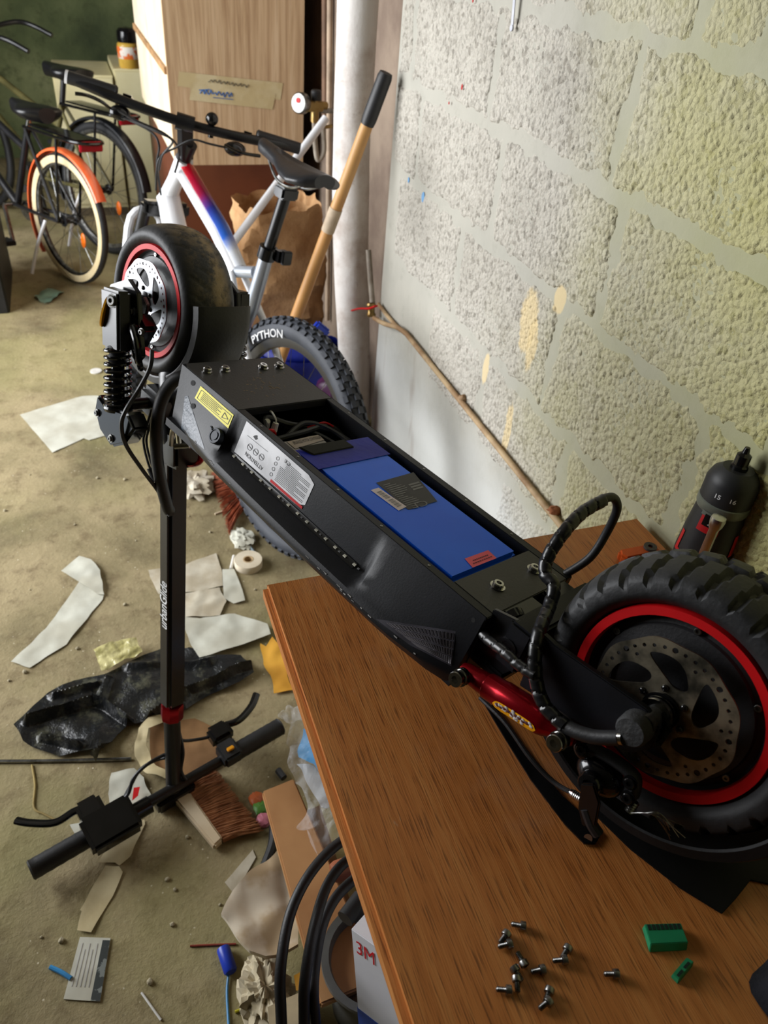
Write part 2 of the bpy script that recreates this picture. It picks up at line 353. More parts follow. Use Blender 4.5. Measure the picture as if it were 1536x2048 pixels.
for ci, js in J.items():
    for k in range(len(js) - 1):
        y0, y1 = js[k] + .013, js[k + 1] - .012; z0, z1 = zc[ci] + .013, zc[ci + 1] - .013
        if y1 - y0 < .05 or y0 > 2.09 or y1 < -.3: continue
        near = ci in (2, 3, 4) and y1 > .4
        st = .0036 if near else .008; pad = .014
        ys = np.arange(y0 - pad, y1 + pad, st); zs = np.arange(z0 - pad, z1 + pad, st); ys = ys[ys < 2.098]; Ug, Vg = np.meshgrid(ys, zs, indexing='ij')
        d = np.minimum(np.minimum(Ug - y0, y1 - Ug), np.minimum(Vg - z0, z1 - Vg))
        d = d + (vnoise(Ug + 9, Vg + 9, .03, 5 + ci) - .5) * .020 + (vnoise(Ug + 9, Vg + 9, .009, 8 + k) - .5) * .010
        m_ = np.clip(d / .006, -1, 1)
        peb = (.55 - vcell(Ug + 5, Vg + 5, 0.0075, 11 + ci * 7 + k)) * .0048 + (vnoise(Ug + 9, Vg + 9, .006, 3) - .5) * .003 + (vnoise(Ug + 9, Vg + 9, .08, 6) - .5) * .004
        h = np.where(m_ > 0, m_ * (.0015 + peb), m_ * .006)
        n1, n2 = h.shape; g = G(); g.v = [(XW - float(h[i, j]) - .0005, float(ys[i]), float(zs[j])) for i in range(n1) for j in range(n2)]
        g.f = [(i * n2 + j, i * n2 + j + 1, (i + 1) * n2 + j + 1, (i + 1) * n2 + j) for i in range(n1 - 1) for j in range(n2 - 1) if h[i, j] > -.004 or h[i + 1, j + 1] > -.004]
        me = bpy.data.meshes.new('block'); me.from_pydata(g.v, [], g.f); me.polygons.foreach_set('use_smooth', [True] * len(me.polygons))
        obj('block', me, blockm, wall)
# a thin white cable tie hanging on the wall and paint flecks
ti = [onx(1030, -14, XW - .012), onx(1024, 56, XW - .010)]
single('cable_tie', G().beam(ti[0], ti[1], .0085, .0015, (0, 1, 0)).cyl(ti[1] + A(.001, 0, 0), ti[1] + A(-.002, 0, 0), .0055, 10), mat('tie_white', (214, 216, 226), .4), 'thin white plastic strip hanging on the block wall', 'strip')
for p, s in (((924, 174), .006), ((898, 206), .0035), ((946, 1), .004)):
    c = onx(*p, XW - .0062); obj('paint_fleck', G().ball(c, (.0012, s * .6, s), 8, 6), redr, wall)
for p, s in (((846, 394), .012), ((817, 360), .007)):
    c = onx(*p, XW - .002); obj('paint_fleck', G().ball(c, (.0016, s * .7, s), 8, 6, .4, 3), mat('fleck_blue', (120, 172, 220), .7), wall)
# ------------------------------------------------------------ table
ZT = .75
tbl = thing('work_table', 'brown oak table against the block wall carrying the upturned scooter', 'table', loc=(.47, .18, 0))
TX0, TX1, TY0, TY1 = .155, .785, -.55, .79
obj('tabletop', G().box(((TX0 + TX1) / 2 - .47, (TY0 + TY1) / 2 - .18, ZT - .016), (TX1 - TX0, TY1 - TY0, .032)), oak_t, tbl, bevel=.0075, seg=4)
for x in (TX0 + .24, TX1 - .06):
    for y in (TY0 + .06, TY1 - .08): obj('leg', G().box((x - .47, y - .18, (ZT - .032) / 2), (.05, .05, ZT - .032)), oak_t, tbl, bevel=.003)
for s in (TX0 + .24, TX1 - .07): obj('apron', G().box((s - .47, 0 + .0, ZT - .075), (.02, TY1 - TY0 - .2, .085)), oak_t, tbl)

# ------------------------------------------------------------ the upturned electric scooter; local x = right, y = forward, z = up (its underside)
su, sv, sm = bikeframe(24.376, -12.743, 4.502)
SO = A(.453, .340, .924) + .045 * sv
SM = frame_mtx(SO, sv, su, sm); SMI = SM.inverted()
sco = thing('electric_scooter', 'black electric scooter upside down on the table with its blue battery exposed', 'scooter', mtx=SM)
def L(p): q = SMI @ Vector(p); return A(*q)
def SP(px, py, x): return L(onpl(px, py, SO + sv * x, sv))          # pixel -> local on the plane x = const
def SZ(px, py, z): return L(onpl(px, py, SO + sm * z, sm))          # pixel -> local on the plane z = const
def FL(px, py, z): return L(onz(px, py, z))
def part(name, g, m, parent=sco, **k): return obj(name, g, m, parent, **k)
SURF = {}
def bvh_of(key, g): SURF[key] = BVHTree.FromPolygons([Vector(p) for p in g.v], [list(f) for f in g.f])
camL = SMI @ Vector(CAM)
def hit(keys, px, py, off):
    d = (SMI.to_3x3() @ Vector(ray(px, py))).normalized(); best = None
    for k in keys:
        r = SURF[k].ray_cast(camL, d)
        if r[0] is not None and (best is None or r[3] < best[3]): best = r
    if best is None: return None
    n = best[1]; n = n if n.dot(d) < 0 else -n
    return A(*(best[0] + n * off))
def hit2(keys, quad, s, t, off):
    c = bil(quad, .5, .5); p = bil(quad, s, t)
    for k in range(24):
        h = hit(keys, *(p + (c - p) * k / 24), off)
        if h is not None: return h
    print('decal missed', keys, quad); return A(0, 0, -.1)
def decal(keys, quad, off=.0004, nu=6, nv=6):
    return G().grid(lambda s, t: hit2(keys, quad, s, t, off), nu, nv)
def hitb(p, off):
    h = hit(['batt'], *p, off); return h if h is not None else SZ(p[0], p[1], -.027 + off)
def decal_text(keys, quad, txt, off=.0007, **k):
    t = text_geo(txt, **k); g = G(); g.f = t.f; last = A(0, 0, 0)
    for p in t.v:
        h = hit(keys, *bil(quad, p[0], 1 - p[1]), off); last = h if h is not None else last; g.v.append(tuple(last))
    return g
# deck shell -------------------------------------------------
lipx = lambda y: float(np.interp(y, [.185, .22, .28, .5, .64, .70, .785], [.101, .115, .124, .122, .115, .106, .090]))
def side(sgn):
    mid = [(.088, -.025), (.0885, -.030), (.0905, -.048), (.092, -.070), (.0935, -.084), (.100, -.0875), (.1125, -.0935), (.121, -.0985), (.1235, -.103), (.1235, -.108), (.112, -.122)]
    end = [(.088, -.025), (.0892, -.030), (.096, -.050), (.105, -.072), (.110, -.083), (.1135, -.089), (.1175, -.0945), (.121, -.0985), (.1235, -.103), (.1235, -.108), (.112, -.122)]
    ys = [.188, .20, .22, .24, .27, .30, .325, .338, .343, .348, .353, .36, .45, .55, .62, .632, .637, .642, .648, .66, .69, .72, .75, .775, .785]; rows = []
    for y in ys:
        k = float(np.clip((y - .338) / .015, 0, 1)) * float(np.clip((.650 - y) / .014, 0, 1)); k = k * k * (3 - 2 * k); f = lipx(y) / .1235; row = []
        for (a, b), (c, d) in zip(mid, end):
            x = a * k + c * (1 - k); z = b * k + d * (1 - k); w_ = np.clip((x - .088) / .0355, 0, 1); x = .088 + (lipx(y) - .088) * w_
            row.append(A(sgn * x, y, z))
        rows.append(row)
    n = len(mid); g = G(); g.add([p for r in rows for p in r], [(i * n + j, i * n + j + 1, (i + 1) * n + j + 1, (i + 1) * n + j) for i in range(len(rows) - 1) for j in range(n - 1)])
    for r in (rows[0], rows[-1]):
        g.add(r + [A(sgn * .075, r[0][1], -.122), A(sgn * .075, r[0][1], -.025)], [tuple(range(n + 2))])
    return g
gl = side(-1); bvh_of('side', gl); part('deck_side', gl, blk, smooth=28)
part('deck_side', side(1), blk, smooth=28)
gt = G().box((-.0815, .4855, -.0365), (.013, .599, .023)).box((.0815, .4855, -.0365), (.013, .599, .023))
part('deck_rim', gt, blk, bevel=.001)
part('deck_plate', G().box((0, .4865, -.117), (.20, .597, .012)).box((-.0775, .4865, -.08), (.005, .597, .07)).box((.0775, .4865, -.08), (.005, .597, .07)), blk)
gf = G().prism([(-.0875, .645), (.0875, .645), (.0875, .775), (.082, .786), (-.082, .786), (-.0875, .775)], .012, (0, 0, -.0365)); bvh_of('front', gf)
fc = part('front_cover', gf, mat('cover_black', (38, 36, 34), .5, c2=(30, 28, 27), scale=10, bump=.1, bscale=300), bevel=.0012)
part('front_wall', G().box((0, .782, -.072), (.172, .008, .094)), blk)
rp = G().box((0, .2165, -.031), (.15, .061, .012)); rearp = part('rear_cover', rp, mat('cover_black', 0), bevel=.001)
part('bulkhead', G().box((0, .19, -.075), (.17, .006, .09)), blk)
# scratches of dried mud on the front cover
gm = G()
for i in range(40):
    px = random.gauss(530, 26); py = random.gauss(764, 20)
    a = random.uniform(-.2, 1.1); l = random.uniform(2, 7); q = [(px, py), (px + l * math.cos(a), py + l * math.sin(a)), (px + l * math.cos(a), py + l * math.sin(a) + 1.2), (px, py + 1.2)]
    pts = [hit(['front'], *p, .0003) for p in q]
    if all(p is not None and abs(p[2] + .0242) < .001 for p in pts): gm.add(pts, [(0, 1, 2, 3)])
part('mud_scratches', gm, mat('mud', (132, 112, 82), .9), fc, kind='stuff')
def bolt(c, ax, r=.006, h=.005, hexr=.45, parent=sco, m=chrome, name='bolt', washer=True):
    c = np.asarray(c, float); ax = unit(ax); g = G()
    if washer: g.lathe([(0, 0), (r * 1.35, 0), (r * 1.35, r * .22), (0, r * .22)], c, ax, 16)
    g.lathe([(0, 0), (r, 0), (r, h * .8), (r * .85, h), (r * hexr, h), (r * hexr, h * .45), (0, h * .45)], c, ax, 18)
    return part(name, g, m, parent, smooth=30)
for x, y in ((-.064, .757), (-.033, .756), (.036, .754), (.067, .753)): bolt((x, y, -.0245), (0, 0, 1), .0062, .0065)
for x, y in ((-.030, .217), (.045, .217)): bolt((x, y, -.025), (0, 0, 1), .0068, .006)
for s in (-1, 1):
    for y in (.28, .36, .44, .52, .60): bolt((s * .0815, y, -.025), (0, 0, 1), .0017, .0006, parent=sco, m=steel, name='rim_screw', washer=False)
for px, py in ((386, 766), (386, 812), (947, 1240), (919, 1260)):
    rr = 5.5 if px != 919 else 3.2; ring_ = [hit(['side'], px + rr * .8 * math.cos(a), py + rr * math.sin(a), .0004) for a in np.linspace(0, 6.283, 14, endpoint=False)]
    if all(h is not None for h in ring_): part('side_disc', G().add(ring_, [tuple(range(14))]), mat('hole_shade', (16, 16, 17), .85) if px != 919 else steel)  # flat dark discs painted as the shade inside holes, nothing cut; small one steel
# battery compartment --------------------------------------
blue = mat('battery_blue', (10, 104, 246), .42, c2=(8, 94, 236), scale=5, spec=.3)
ba = part('battery', G().box((-.0055, .3925, -.062), (.139, .291, .07)), blue, bevel=.0085, seg=4, label='blue shrink-wrapped battery pack')
gb = G().box((-.0055, .3925, -.027), (.139, .291, .0001)); bvh_of('batt', gb)
part('blue_tape', G().box((-.0055, .512, -.0264), (.134, .048, .0007)), mat('tape_blue', (28, 40, 160), .5, c2=(22, 32, 140), scale=18, bump=.2, bscale=60, spec=.2), ba, label='dark blue tape band')
fq = [SZ(*p_, z_) for p_, z_ in (((597, 893), -.021), ((688, 878), -.021), ((709, 893), -.0245), ((628, 909), -.0245))]
part('foam_flap', G().add(fq + [p_ - A(0, 0, .003) for p_ in fq], [(0, 1, 2, 3), (4, 5, 6, 7), (0, 1, 5, 4), (1, 2, 6, 5), (2, 3, 7, 6), (3, 0, 4, 7)]), mat('foam_black', (30, 31, 30), .8), ba, bevel=.001)
# black data label, barcode, pink sticker
q = [(752, 966), (827, 945), (874, 1003), (816, 1020)]; part('data_label', decal(['batt'], q, .0005), mat('label_black', (26, 25, 25), .55), ba)
g = G()
for i in range(13):
    t0 = .12 + i * .062; e = .35 + .55 * abs(math.sin(i * 2.7))
    a = [bil(q, .08, t0), bil(q, .08 + .52 * e, t0), bil(q, .08 + .52 * e, t0 + .022), bil(q, .08, t0 + .022)]; g.add([hitb(p, .0007) for p in a], [(0, 1, 2, 3)])
g.merge(decal_text(['batt'], [(858, 1011), (826, 1018), (818, 1009), (850, 1001)], 'CE', .0008))
for a_, b_ in ((.30, .62), (.38, .5), (.46, .56)):
    a = [bil(q, .64, a_), bil(q, .94, a_), bil(q, .94, a_ + .05), bil(q, .64, a_ + .05)]; g.add([hitb(p, .0007) for p in a], [(0, 1, 2, 3)])
part('label_print', g, prng, ba)
q = [(741, 981), (757, 976), (813, 1014), (797, 1022)]; bl = part('barcode_label', decal(['batt'], q, .0006), mat('label_pink_white', (222, 208, 214), .6), ba)
g = G()
for i in range(22):
    if i in (10, 11): continue
    s = .14 + i * .034; w_ = .012 if i % 3 else .022; a = [bil(q, .25, s), bil(q, .8, s), bil(q, .8, s + w_), bil(q, .25, s + w_)]; g.add([hitb(p, .0009) for p in a], [(0, 1, 2, 3)])
part('barcode', g, prng, ba)
q = [(929, 1118), (976, 1101), (993, 1117), (945, 1136)]; part('pink_sticker', decal(['batt'], q, .0006), mat('sticker_pink', (232, 84, 104), .5, c2=(220, 70, 92)), ba)
g = G()
for i, (a_, b_) in enumerate(((.2, .85), (.12, .93))):
    t0 = .38 + i * .26; n_ = 9
    for k in range(n_):
        s0 = a_ + (b_ - a_) * k / n_; s1 = s0 + (b_ - a_) / n_ * .72; g.add([hitb(bil(q, *p), .0009) for p in ((s0, t0), (s1, t0), (s1, t0 + .1), (s0, t0 + .1))], [(0, 1, 2, 3)])
part('sticker_print', g, mat('print_maroon', (90, 20, 40), .6), ba)
# controller box and wires in front of the battery
ctl = part('controller', G().box((-.022, .565, -.068), (.085, .05, .04)), mat('aluminium', (138, 134, 126), .45, .7), bevel=.002, label='grey aluminium motor controller')
gb = G().box((-.022, .565, -.0479), (.085, .05, .0001)); bvh_of('ctl', gb)
q = [(574, 884), (640, 868), (650, 880), (590, 898)]; part('controller_label', decal(['ctl'], q, .0005, 3, 3), mat('label_beige', (198, 182, 168), .6), ctl)
part('controller_print', decal_text(['ctl'], [(584, 884), (640, 872), (643, 877), (589, 890)], 'BRUSHLESS MOTOR CONTROLLER', .0008), prnt, ctl)
wires = [((-.06, .60, -.05), (-.04, .64, -.04), (.0, .63, -.05), (.05, .6, -.05), (.07, .55, -.055)), ((-.02, .61, -.055), (.02, .62, -.045), (.055, .59, -.05), (.066, .5, -.06)), ((-.06, .61, -.06), (.0, .605, -.05), (.06, .61, -.05), (.068, .57, -.06)), ((.0, .64, -.06), (.03, .6, -.055), (.062, .53, -.065))]
for w_ in wires: part('wire', G().tube(cat(w_, 6), .0042, 8), blkp)
part('red_wire', G().tube(cat([(.02, .615, -.05), (.045, .61, -.042), (.062, .605, -.048)], 6), .0016, 6), redr)
part('red_wire', G().tube(cat([SZ(528, 866, -.055), SZ(536, 862, -.044), SZ(545, 862, -.044), SZ(549, 868, -.055)], 6), .003, 8), redr)
part('white_wire', G().tube(cat([SZ(531, 822, -.045), SZ(543, 824, -.03), SZ(552, 840, -.034), SZ(550, 852, -.045)], 6), .0014, 6), whit)
for a, b in (((535, 842), (532, 853)), ((552, 846), (547, 862))):
    part('white_connector', G().cyl(SZ(*a, -.038), SZ(*b, -.05), .0042, 10, .005), whit)
# stickers on the side ---------------------------------------
part('warning_sticker', decal(['side'], [(402, 772), (468, 830), (457, 857), (390, 796)], .0006), mat('sticker_yellow', (232, 222, 24), .5, c2=(226, 212, 18)))
g = G()
def edge(a, b, w_=.7, off=.0009, key='side'):
    a = A(*a); b = A(*b); n = unit(A(-(b - a)[1], (b - a)[0])) * w_; pts = [hit([key], *p, off) for p in (a - n, b - n, b + n, a + n)]
    if all(p is not None for p in pts): g.add(pts, [(0, 1, 2, 3)])
q = [(404, 780), (464, 832), (456, 849), (395, 796)]
for i in range(4): edge(q[i], q[(i + 1) % 4], .5)
for i in range(5):
    t0 = .16 + i * .165; edge(bil(q, .08, t0), bil(q, .70 - .1 * (i % 2), t0), .55)
tr = [bil(q, .8, .2), bil(q, .95, .55), bil(q, .78, .85)]
for i in range(3): edge(tr[i], tr[(i + 1) % 3], .6)
part('sticker_print', g, prnt)
Q = [(494, 842), (632, 962), (606, 1020), (469, 903)]
def cut(s, t):     # clipped corners of the white sticker
    return bil(Q, s, t)
part('notice_sticker', G().grid(lambda s, t: hit2(['side'], Q, s, t if not (s > .97) else t * .7 + .12, .0006), 10, 6), mat('sticker_white', (232, 232, 234), .5))
gq = [bil(Q, .62, .78), bil(Q, 1.0, .82), bil(Q, .985, .985), bil(Q, .59, .99)]
part('red_band', decal(['side'], [bil(Q, .52, .90), bil(Q, .985, .915), bil(Q, .985, .995), bil(Q, .52, .985)], .0009), redr)
part('notice_heading', decal_text(['side'], [bil(Q, .385, .90), bil(Q, .13, .86), bil(Q, .13, .74), bil(Q, .385, .78)], 'ATTENTION', .0009), prnt)
g = G()
for i in range(15):
    s0 = .56; t0 = .16 + i * .048; e = .96 if i % 4 else .82
    edge(bil(Q, s0 + .06 * (i < 5), t0), bil(Q, e, t0), .42)
for s in (.15, .235, .32):
    c = bil(Q, s, .56); r = 6.5; pts = [(c[0] + r * .75 * math.cos(a), c[1] + r * math.sin(a)) for a in np.linspace(0, 6.283, 15)]
    for i in range(14): edge(pts[i], pts[i + 1], .4)
    edge((c[0] - 3, c[1] - 4), (c[0] + 3, c[1] + 4), .6)
for t0 in (.25, .42, .6, .78):
    c = bil(Q, .5, t0); r = 3.6; pts = [(c[0] + r * .8 * math.cos(a), c[1] + r * math.sin(a)) for a in np.linspace(0, 6.283, 11)]
    for i in range(10): edge(pts[i], pts[i + 1], .35)
edge(bil(Q, .07, .33), bil(Q, .36, .30), .3)
c = bil(Q, .17, .2); edge((c[0] - 3, c[1] - 3), (c[0] + 2, c[1] + 4), 2.6); edge((c[0] + 1, c[1] - 4), (c[0] + 2, c[1]), 1.6)
part('notice_print', g, prnt); part('notice_marks', decal_text(['side'], [bil(Q, .66, .20), bil(Q, .58, .20), bil(Q, .58, .1), bil(Q, .66, .1)], 'CE', .0009), prnt)
# LED strip ----------------------------------------------------
g = G(); stp = [(468, 912), (712, 1131)]
strip = part('led_strip', decal(['side'], [(463, 913), (704, 1138), (716, 1127), (473, 908)], .0012, 24, 2), mat('strip_black', (14, 14, 15), .35))
for i in range(14):
    px, py = 469 + i * 17.7 + i * i * .06, 914 + i * 15.9 + i * i * .06
    h = hit(['side'], px, py, .0016)
    if h is None: continue
    part('led', G().box(h, (.0030, .0046, .0016), (.94, 0, .34), (0, 1, 0)), mat('led_white', (225, 222, 205), .3), strip)
    h2 = hit(['side'], px + 8, py + 8, .0014)
    if h2 is not None and i % 2: part('resistor', G().box(h2, (.002, .003, .001), (.94, 0, .34), (0, 1, 0)), prng, strip)
# charging port cap
h = hit(['side'], 437, 874, 0.)
if h is not None:
    ax = unit(A(-.95, 0, .45)); cap = mat('cap_rubber', (36, 48, 66), .55)
    pc = part('charging_cap', G().lathe([(0, -.004), (.0115, -.004), (.0115, .007), (.0105, .0085), (.0085, .0085), (.0085, .0075), (.006, .0075), (.006, .0088), (0, .0088)], h, ax, 24), cap)
    part('cap_tab', G().box(h + ax * .005 + A(0, .012, .006), (.005, .008, .003), ax, (0, 1, .4)), cap, pc, bevel=.001)
# reflectors front and rear
refl = mat('reflector_grey', (46, 56, 68), .4, c2=(58, 68, 80), scale=30, bump=.3, bscale=200)
part('front_reflector', decal(['side'], [(370, 792), (376, 792), (410, 900), (362, 860)], .0003, 5, 8), refl)
part('rear_reflector', decal(['side'], [(752, 1238), (912, 1262), (903, 1332), (820, 1290)], .0009, 14, 6), mat('reflector_dark', (52, 50, 56), .35, c2=(70, 68, 76), scale=30))
g = G(); Q2 = [(768, 1244), (910, 1264), (902, 1330), (836, 1294)]
def ch(p): return hit(['side'], *p, .0014)
for r_ in range(4):
    for i in range(18):
        s0, t0 = .03 + i * .054, .03 + r_ * .245
        qs = [bil(Q2, s0, t0), bil(Q2, s0 + .036, t0), bil(Q2, s0 + .036, t0 + .2), bil(Q2, s0, t0 + .2)]; pts = [ch(p) for p in qs]
        if all(p is not None for p in pts): g.tube(pts, .00035, 4, closed=True)
part('reflector_cells', g, mat('reflector_lines', (170, 166, 176), .3, .6))
g = G()   # chipped paint along the lip
for i in range(22):
    y = random.uniform(.22, .72) if i < 14 else random.uniform(.33, .40); l = random.uniform(.002, .010); x = -lipx(y) - .0002
    g.box((x, y, -.1035 + random.uniform(-.003, .0015)), (.0007, l * .7, random.uniform(.0005, .0014)))
part('chipped_paint', g, mat('chip_white', (150, 148, 146), .7), kind='stuff')
# wheels ---------------------------------------------------------
def rotor_mesh(R, n=6, seed=0):
    sp = []; W = 144
    sp.append([(math.cos(a) * (R + R * .018 * math.cos(9 * a)), math.sin(a) * (R + R * .018 * math.cos(9 * a))) for a in np.linspace(0, 2 * math.pi, W, endpoint=False)])
    hole = lambda r, a, q: [(r * math.cos(a) + q * math.cos(t), r * math.sin(a) + q * math.sin(t)) for t in np.linspace(0, 2 * math.pi, 12, endpoint=False)]
    for k in range(40): sp.append(hole(R * .895, 2 * math.pi * k / 40, R * (.042 if k % 5 == 0 else .027)))
    sp.append(hole(0, 0, R * .27) if False else [(R * .25 * math.cos(t), R * .25 * math.sin(t)) for t in np.linspace(0, 2 * math.pi, 28, endpoint=False)])
    for k in range(n):       # swept windows
        a0 = 2 * math.pi * k / n; out = []; s0, s1 = .10, .72
        P = lambda r, f: (R * r * math.cos(a0 + f), R * r * math.sin(a0 + f))
        ctrl = [P(.44, .78), P(.40, .50), P(.46, .22), P(.58, .0), P(.72, -.13), P(.80, -.12), P(.80, .12), P(.77, .34), P(.70, .52), P(.60, .68), P(.52, .80)]
        sp.append([(p[0], p[1]) for p in cat([A(*c, 0) for c in ctrl], 3, True)])
        sp.append(hole(R * .785, a0 + .66, R * .026))
    return curve_mesh(sp, .0009)
def tire_geo(R, w_, rin, tread, nt=216, npf=30):
    """torus-like tyre about the x axis; tread(theta, s) -> radial height"""
    def fn(a, b):
        th = 2 * math.pi * a; s = -1 + 2 * b        # s: across the section, bead to bead
        ph = s * math.radians(142); x = w_ * math.sin(ph) * (1 + .12 * (1 - abs(math.cos(ph)))) ; hh = (R - rin) / (1 + math.cos(math.radians(38)))
        r = R - hh + hh * (math.copysign(abs(math.cos(ph)) ** .8, math.cos(ph)))
        r += tread(th, x / w_) if abs(s) < .62 else 0
        return A(x, r * math.cos(th), r * math.sin(th))
    return G().grid(fn, nt, npf, cu=True)
def chunky(th, s):
    n = 30; row = th / (2 * math.pi) * n + (.5 if s > 0 else 0) + .35 * abs(s); f = row % 1
    if abs(s) < .07: return -.001
    return .0055 if f < .74 else 0
def sipes(th, s):
    n = 26; row = th / (2 * math.pi) * n + 1.3 * abs(s) + (.5 if s > 0 else 0)
    return -.0016 if (row % 1) < .07 and .08 < abs(s) < .85 else 0
def scooter_wheel(nm, c, R, w_, ring, tread, m_t, rotr, rm, lab):
    c = A(*c); sh = lambda p: A(*p) + c
    wh = part(nm, tire_geo(R, w_, ring * .97, tread, npf=44), m_t, label=lab); wh.location = c
    P = lambda n_, g, m, **k: obj(n_, g, m, wh, **k)
    for s in (-1, 1):
        P('rim_ring', G().lathe([(ring, s * w_ * .80), (ring * .985, s * w_ * .99), (ring * .90, s * w_ * .99), (ring * .885, s * w_ * .80)], (0, 0, 0), (1, 0, 0), 72), redr)
        P('hub_cover', G().lathe([(ring * .90, s * w_ * .85), (ring * .86, s * w_ * .70), (ring * .80, s * w_ * .74), (ring * .78, s * w_ * .80), (ring * .62, s * w_ * .84), (ring * .60, s * w_ * .78), (.02, s * w_ * .80), (0, s * w_ * .8)], (0, 0, 0), (1, 0, 0), 56), blkp)
        for k in range(6):
            a = 2 * math.pi * k / 6 + .35; bolt((s * w_ * .76, ring * .82 * math.cos(a), ring * .82 * math.sin(a)), (s, 0, 0), .0036, .003, parent=wh, m=steel, washer=False)
    rot = P('brake_rotor', rotor_mesh(rotr), rm); rot.matrix_local = Matrix.Translation((-w_ * 1.20, 0, 0)) @ Matrix.Rotation(math.radians(90), 4, 'Y') @ Matrix.Rotation(.5, 4, 'Z')
    for k in range(6):
        a = 2 * math.pi * k / 6 + .2; rr = rotr * .33
        P('rotor_bolt', G().ball((-w_ * 1.23, rr * math.cos(a), rr * math.sin(a)), (.003, .0038, .0038), 10, 6), blkg, smooth=60)
    P('hub_core', G().cyl((-w_ * 1.28, 0, 0), (w_ * 1.28, 0, 0), rotr * .26, 24), blkg)
    return wh
def make_tire(nm, dust):
    t = NT(nm); c = t.mix(t.noise(16, 3), lin((24, 25, 27)), lin((38, 39, 41))); x, y, z = t.sep()
    if dust:
        d = t.math('MULTIPLY', t.step(t.noise(26, 7, .72), .40, .56), t.step(t.math('ABSOLUTE', x), .040, .016)); d2 = t.step(t.math('ADD', x, t.math('MULTIPLY', t.noise(8), .03)), .008, .026)
        c = t.mix(t.math('MULTIPLY', d, t.math('ADD', .38, t.math('MULTIPLY', d2, .6))), c, lin((150, 128, 92)))
    t.col(c); t.set(Roughness=.6); t.bump(t.noise(150, 3), .2, .003); return t.m
rw = scooter_wheel('rear_wheel', (0, 0, 0), .1345, .046, .100, chunky, make_tire('tire_rear', False), .0715, rotm, 'chunky off-road tyre with red rim ring')
fw = scooter_wheel('front_wheel', (.012, .980, -.014), .122, .0425, .0905, sipes, make_tire('tire_front', True), .066, rotl, 'dusty road tyre with red rim ring')
# rear swing arm, axle, shock -------------------------------------
arm = [(.128, .004), (.120, .004), (.110, .003), (.03, .010), (.006, .012), (-.012, .004), (-.016, -.020), (-.004, -.040), (.03, -.048), (.100, -.062), (.122, -.066)]
for s in (-1, 1):
    part('swing_arm', G().prism([(a, b) for a, b in arm], .008, (s * .084 - .004, 0, 0), (0, 1, 0), (0, 0, 1)), blk, bevel=.0012)
part('arm_bridge', G().box((0, .150, -.04), (.16, .03, .055)), blk, bevel=.003)
part('rear_bracket', G().box((-.03, .168, -.055), (.06, .04, .06)).box((.045, .168, -.055), (.05, .04, .06)).box((0, .17, -.085), (.16, .05, .012)), blk2, bevel=.003)
part('bracket_tab', G().prism([(.12, -.03), (.16, -.012), (.19, -.02), (.19, -.085), (.15, -.085)], .006, (-.075, 0, 0), (0, 1, 0), (0, 0, 1)).lathe([(.008, -.003), (.013, -.003), (.013, .003), (.008, .003)], (-.078, .155, -.045), (1, 0, 0), 18, closed=True), blk2, bevel=.001)
axg = G().cyl((-.056, 0, 0), (-.094, 0, 0), .0105, 20)
part('axle', axg, steel)
for x, r, m in ((-.061, .0165, chrome), (-.065, .0155, steel), (-.0695, .0170, chrome)): part('axle_washer', G().lathe([(.006, 0), (r, 0), (r, .0022), (.006, .0022)], (x, 0, 0), (-1, 0, 0), 28), m)
part('axle_nut', G().lathe([(0, 0), (.0155, 0), (.0160, .003), (.0155, .016), (.0135, .0195), (0, .0205)], (-.0885, .004, -.006), (-1, 0, 0), 26), mat('tape_wrap', (34, 35, 36), .75, c2=(48, 49, 50), scale=60, bump=.5, bscale=120))
part('axle_lock', G().prism([(-.02, -.018), (.018, -.02), (.02, -.006), (.012, .008), (-.006, .014), (-.02, .004)], .007, (-.076, 0, -.004), (0, 1, 0), (0, 0, 1)), blkg, bevel=.001)
S0, S1 = SP(925, 1355, -.108), SP(1121, 1480, -.108)
